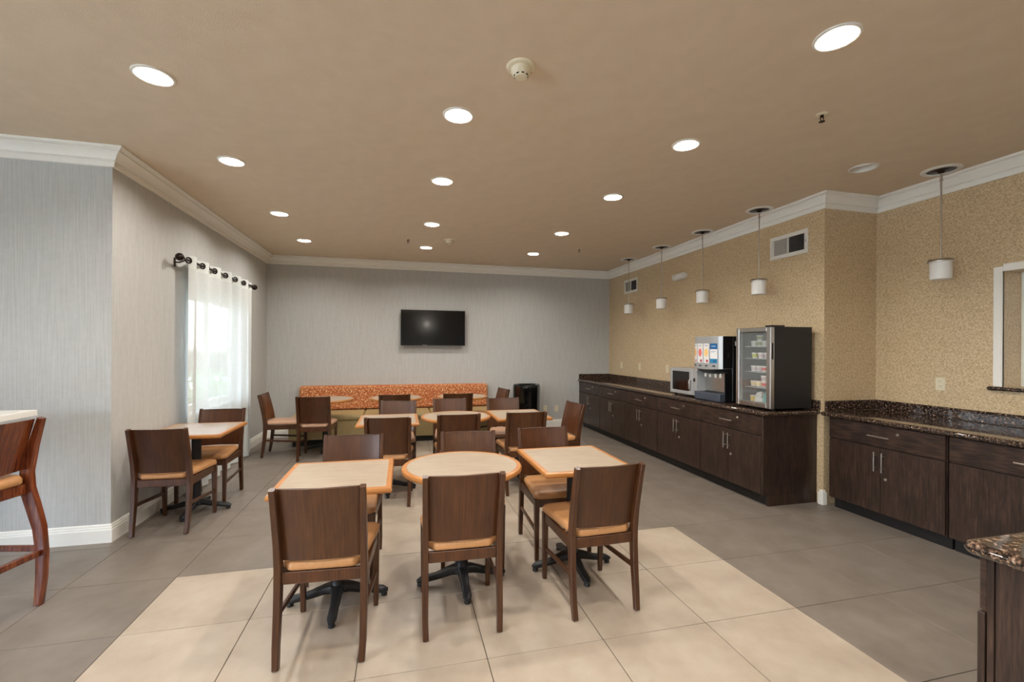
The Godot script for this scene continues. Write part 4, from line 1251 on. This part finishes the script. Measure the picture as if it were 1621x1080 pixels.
	part(t, "logo_strip", boxm(Vector3(-0.15, 0.005, 0.114), Vector3(0.09, 0.008, 0.003), 0.001), M["steel"])
	part(t, "wall_mount", boxm(Vector3(0, 0.31, 0.025), Vector3(0.4, 0.25, 0.049), 0.003), M["cast_iron"])

	# trash bin
	var tb := thing("trash_bin", "glossy black trash bin with an open rounded top by the grey wall", "trash bin", Vector3(2.235, 0, -7.87))
	var bo := Sh.new()
	var outl: Array = []
	for lev in [[0.0, 0.93], [0.012, 0.94], [0.03, 0.95], [0.72, 1.0], [0.8, 1.0], [0.835, 0.975], [0.85, 0.92], [0.846, 0.7], [0.82, 0.66], [0.5, 0.64]]:
		outl.append(bin_ring(lev[1], lev[0]))
	bo.loft(outl, true, true)
	part(tb, "shell", bo.mesh(45.0), M["gloss_black"])
	part(tb, "liner_opening", liner(), M["shade_and_liner_black"])

func bin_ring(k: float, y: float) -> Array:
	var r: Array = []
	for q in 48:
		var a := TAU * q / 48
		var rad := 0.225 * (1.0 + 0.1 * cos(3.0 * a))
		r.append(Vector3(sin(a) * rad * 1.08, y, cos(a) * rad) * Vector3(k, 1, k))
	return r

func liner() -> ArrayMesh:
	var h := Sh.new()
	h.loft([bin_ring(0.635, 0.502), bin_ring(0.635, 0.506)])
	return h.mesh()

func bezel(w: float, hgt: float, b: float) -> ArrayMesh:
	var h := Sh.new()
	addspan(h, Vector3(-w / 2, 0, 0.1005), Vector3(-w / 2 + b, hgt, 0.112), 0.001)
	addspan(h, Vector3(w / 2 - b, 0, 0.1005), Vector3(w / 2, hgt, 0.112), 0.001)
	addspan(h, Vector3(-w / 2 + b, hgt - b, 0.1005), Vector3(w / 2 - b, hgt, 0.112), 0.001)
	addspan(h, Vector3(-w / 2 + b, 0, 0.1005), Vector3(w / 2 - b, b * 1.3, 0.112), 0.001)
	return h.mesh(20.0)

# a strip of the bowed head front carrying printed art
func label_panel(k: int, z: float, jz: float) -> ArrayMesh:
	var pos := PackedVector3Array()
	var uv := PackedVector2Array()
	var nor := PackedVector3Array()
	var n := 5
	var cols: Array = []
	for i in n + 1:
		var zz := z - 0.046 + 0.092 * i / n
		var t := zz / jz
		cols.append(Vector3(0.002 - 0.062 * pow(maxf(0.0, 1.0 - pow(absf(t), 3.2)), 0.75) - 0.0025, 0, zz))
	for i in n:
		var a: Vector3 = cols[i]
		var b: Vector3 = cols[i + 1]
		var nn := Vector3(-(b.z - a.z), 0, b.x - a.x).normalized()
		for e in [[a, 0.66, i, 0], [b, 0.66, i + 1, 0], [b, 0.437, i + 1, 1], [a, 0.66, i, 0], [b, 0.437, i + 1, 1], [a, 0.437, i, 1]]:
			pos.append(Vector3(e[0].x, e[1], e[0].z))
			uv.append(Vector2(float(e[2]) / n, e[3]))
			nor.append(nn)
	var arr: Array = []
	arr.resize(Mesh.ARRAY_MAX)
	arr[Mesh.ARRAY_VERTEX] = pos
	arr[Mesh.ARRAY_NORMAL] = nor
	arr[Mesh.ARRAY_TEX_UV] = uv
	var am := ArrayMesh.new()
	am.add_surface_from_arrays(Mesh.PRIMITIVE_TRIANGLES, arr)
	return am

# ---------------------------------------------------------------- wall fittings
func outlet(label: String, at: Vector3, turn: float) -> void:
	# local +z leaves the wall
	var o := thing("wall_outlet", label, "wall outlet", at, turn, "wall outlets")
	part(o, "cover_plate", boxm(Vector3(0, 0, 0.003), Vector3(0.072, 0.116, 0.006), 0.002), M["cream_plate"])
	for s in [-1.0, 1.0]:
		var r := part(o, "receptacle", boxm(Vector3(0, s * 0.022, 0.0065), Vector3(0.034, 0.03, 0.003), 0.001), M["cream_plate"])
		for e in [-0.007, 0.007]: part(r, "slot", boxm(Vector3(e, s * 0.022 + 0.003, 0.0083), Vector3(0.0025, 0.01, 0.001)), M["shade_and_liner_black"])  # painted black where the holes would be dark inside

func vent(label: String, at: Vector3) -> void:
	var o := thing("wall_vent", label, "air vent", at, -90)
	var w := 0.48
	var h := 0.25
	var f := Sh.new()
	var b := 0.042
	addspan(f, Vector3(-w / 2, -h / 2, 0), Vector3(w / 2, -h / 2 + b, 0.012), 0.003)
	addspan(f, Vector3(-w / 2, h / 2 - b, 0), Vector3(w / 2, h / 2, 0.012), 0.003)
	addspan(f, Vector3(-w / 2, -h / 2 + b, 0), Vector3(-w / 2 + b, h / 2 - b, 0.012), 0.003)
	addspan(f, Vector3(w / 2 - b, -h / 2 + b, 0), Vector3(w / 2, h / 2 - b, 0.012), 0.003)
	addspan(f, Vector3(-0.008, -h / 2 + b, 0), Vector3(0.008, h / 2 - b, 0.012), 0.003)
	part(o, "frame", f.mesh(20.0), M["white_plastic"])
	var dk := Sh.new()
	var dw := w / 2 - b
	var dt := h / 2 - b
	addspan(dk, Vector3(-dw, -dt, -0.35), Vector3(dw, -dt + 0.002, -0.001))
	addspan(dk, Vector3(-dw, dt - 0.002, -0.35), Vector3(dw, dt, -0.001))
	addspan(dk, Vector3(-dw, -dt, -0.35), Vector3(-dw + 0.002, dt, -0.001))
	addspan(dk, Vector3(dw - 0.002, -dt, -0.35), Vector3(dw, dt, -0.001))
	addspan(dk, Vector3(-dw, -dt, -0.352), Vector3(dw, dt, -0.35))
	part(o, "duct", dk.mesh(10.0), M["duct_steel"])
	var slat := Sh.new()
	slat.box(Vector3.ZERO, Vector3(0.016, h - 2 * b, 0.0016))
	slat.xform(Transform3D(Basis(Vector3.UP, deg_to_rad(-24)), Vector3.ZERO))
	var slatm := slat.mesh(20.0)
	for k in 12: part(o, "slat", slatm, M["white_plastic"]).position = Vector3(-w / 2 + b + 0.008 + k * 0.0157, 0, 0.006)
	var thin := boxm(Vector3.ZERO, Vector3(0.0022, h - 2 * b, 0.006))
	var bar := boxm(Vector3.ZERO, Vector3(w / 2 - b - 0.008, 0.0022, 0.003))
	for k in 11: part(o, "slat", thin, M["grey_interior"]).position = Vector3(0.022 + k * 0.0165, 0, 0.0055)
	for k in 8: part(o, "cross_bar", bar, M["grey_interior"]).position = Vector3((0.008 + w / 2 - b) / 2, -0.07 + k * 0.02, 0.0037)
	part(o, "damper_lever", boxm(Vector3(w / 2 - 0.02, 0, 0.016), Vector3(0.006, 0.03, 0.008), 0.001), M["silver_paint"])

func wall_fittings() -> void:
	outlet("cream wall outlet above the hatch counter", Vector3(X_SERVE, 1.21, -2.94), -90)
	outlet("cream outlet above the long counter beside the television wall", Vector3(X_COUNTER, 1.2, -7.63), -90)
	outlet("cream outlet above the middle of the long counter", Vector3(X_COUNTER, 1.2, -6.97), -90)
	outlet("cream outlet above the long counter by the microwave", Vector3(X_COUNTER, 1.2, -6.14), -90)
	outlet("cream outlet low on the grey wall beside the trash bin", Vector3(2.672, 0.352, Z_BACK), 0)
	outlet("cream outlet low on the grey wall toward the counter", Vector3(2.9, 0.35, Z_BACK), 0)
	vent("large white wall vent above the refrigerator", Vector3(X_COUNTER, 2.62, -3.918))
	vent("white wall vent high beside the television wall", Vector3(X_COUNTER, 2.637, -7.285))
	var e := thing("emergency_light", "small oval white emergency light on the gold wall", "emergency light", Vector3(X_COUNTER, 2.58, -5.82), -90)
	var h := Sh.new()
	h.slab(0.16, 0.05, 0.05, [[0.0, 0.0], [0.0, 0.03], [0.01, 0.045], [0.028, 0.052]], Vector3.ZERO, 8)
	h.xform(Transform3D(Basis(Vector3.RIGHT, PI / 2), Vector3.ZERO))
	part(e, "housing", h.mesh(45.0), M["white_plastic"])
	h = Sh.new()
	h.slab(0.09, 0.03, 0.03, [[0.0, 0.0535], [0.004, 0.058], [0.012, 0.06]], Vector3(0.04, 0, 0), 8)
	h.xform(Transform3D(Basis(Vector3.RIGHT, PI / 2), Vector3.ZERO))
	part(e, "diffuser", h.mesh(45.0), M["frosted_glass"])

func curtains() -> void:
	var rx := -2.078
	var ry := 2.37
	var z0 := -5.0
	var z1 := -7.13
	var o := thing("curtain_rod", "dark bronze curtain rod with ball finials above the window", "curtain rod", Vector3(rx, ry, (z0 + z1) / 2))
	var half := (z0 - z1) / 2
	var h := Sh.new()
	h.tube([Vector3(0, 0, -half), Vector3(0, 0, half)], 0.0125, 14)
	part(o, "rod", h.mesh(), M["dark_bronze"])
	for s in [-1.0, 1.0]:
		part(o, "finial", lathem([[0.0125, 0.0], [0.02, 0.008], [0.013, 0.02], [0.02, 0.028], [0.034, 0.045], [0.038, 0.062], [0.033, 0.08], [0.018, 0.092], [0.0001, 0.096]], 24, Vector3(0, 0, s * half), Vector3(0, 0, s)), M["dark_bronze"])
		var b := Sh.new()
		b.bar([Vector3(-0.0915, -0.035, s * (half - 0.05)), Vector3(-0.05, -0.035, s * (half - 0.05)), Vector3(-0.01, -0.018, s * (half - 0.05)), Vector3(0, -0.012, s * (half - 0.05))], [0.014], [0.012], 0.002, Vector3.UP)
		b.box(Vector3(-0.0885, -0.035, s * (half - 0.05)), Vector3(0.006, 0.09, 0.035), 0.002)
		part(o, "bracket", b.mesh(), M["dark_bronze"])
	# sheer voile hanging in deep folds by metal grommets threaded on the rod
	var cz0 := -5.12
	var cz1 := -7.06
	var c := thing("sheer_curtain", "sheer white grommet curtain hanging over the window", "curtain", Vector3(rx, 0, (cz0 + cz1) / 2))
	var waves := 6.0
	var n := 240
	var ymax := ry + 0.05
	var rows := [0.012, 0.3, 0.7, 1.1, 1.5, 1.9, 2.2, ry - 0.075]
	for pass_i in 2:
		var ys: Array = rows if pass_i == 0 else [ry - 0.075, ry - 0.02, ry + 0.02, ymax]
		var cl := Sh.new()
		var grid: Array = []
		for y in ys:
			var line: Array = []
			for k in n + 1:
				var t := float(k) / n
				var ph := t * waves * TAU
				var loose := clampf((2.3 - y) / 2.3, 0.0, 1.0)
				var x := sin(ph) * (0.033 + 0.006 * sin(t * 9.0 + y)) + 0.006 * loose * sin(ph * 2.3 + y * 1.3)
				var z := lerpf(cz0, cz1, t) - (cz0 + cz1) / 2 + loose * 0.03 * sin(t * 7.0 + y * 0.9)
				line.append(Vector3(x, y, z))
			grid.append(line)
		for i in grid.size() - 1:
			for k in n:
				if pass_i == 1 and i == 1 and absf(grid[i][k].x + grid[i][k + 1].x) < 0.026: continue   # the hole in each grommet
				cl.quad(grid[i][k], grid[i][k + 1], grid[i + 1][k + 1], grid[i + 1][k])
		part(c, "voile" if pass_i == 0 else "heading_band", cl.mesh(60.0), M["sheer_voile"] if pass_i == 0 else M["voile_heading"])
	for k in 12:
		var t := (k * 0.5) / waves + 0.0
		var ph := t * waves * TAU
		var z := lerpf(cz0, cz1, t) - (cz0 + cz1) / 2
		var d := Vector3(cos(ph) * (0.033 + 0.006 * sin(t * 9.0 + ry)) * waves * TAU / (cz1 - cz0), 0, 1.0).normalized()
		var nn := d.cross(Vector3.UP)
		part(c, "grommet", lathem([[0.02, -0.004], [0.027, -0.006], [0.034, -0.004], [0.034, 0.004], [0.027, 0.006], [0.02, 0.004], [0.02, -0.004]], 24, Vector3(0, ry, z), nn, false, false), M["dark_bronze"])

func _ready() -> void:
	view_and_light()
	materials()
	room()
	outdoors()
	ceiling_fixtures()
	dining()
	counters()
	appliances()
	wall_fittings()
	curtains()
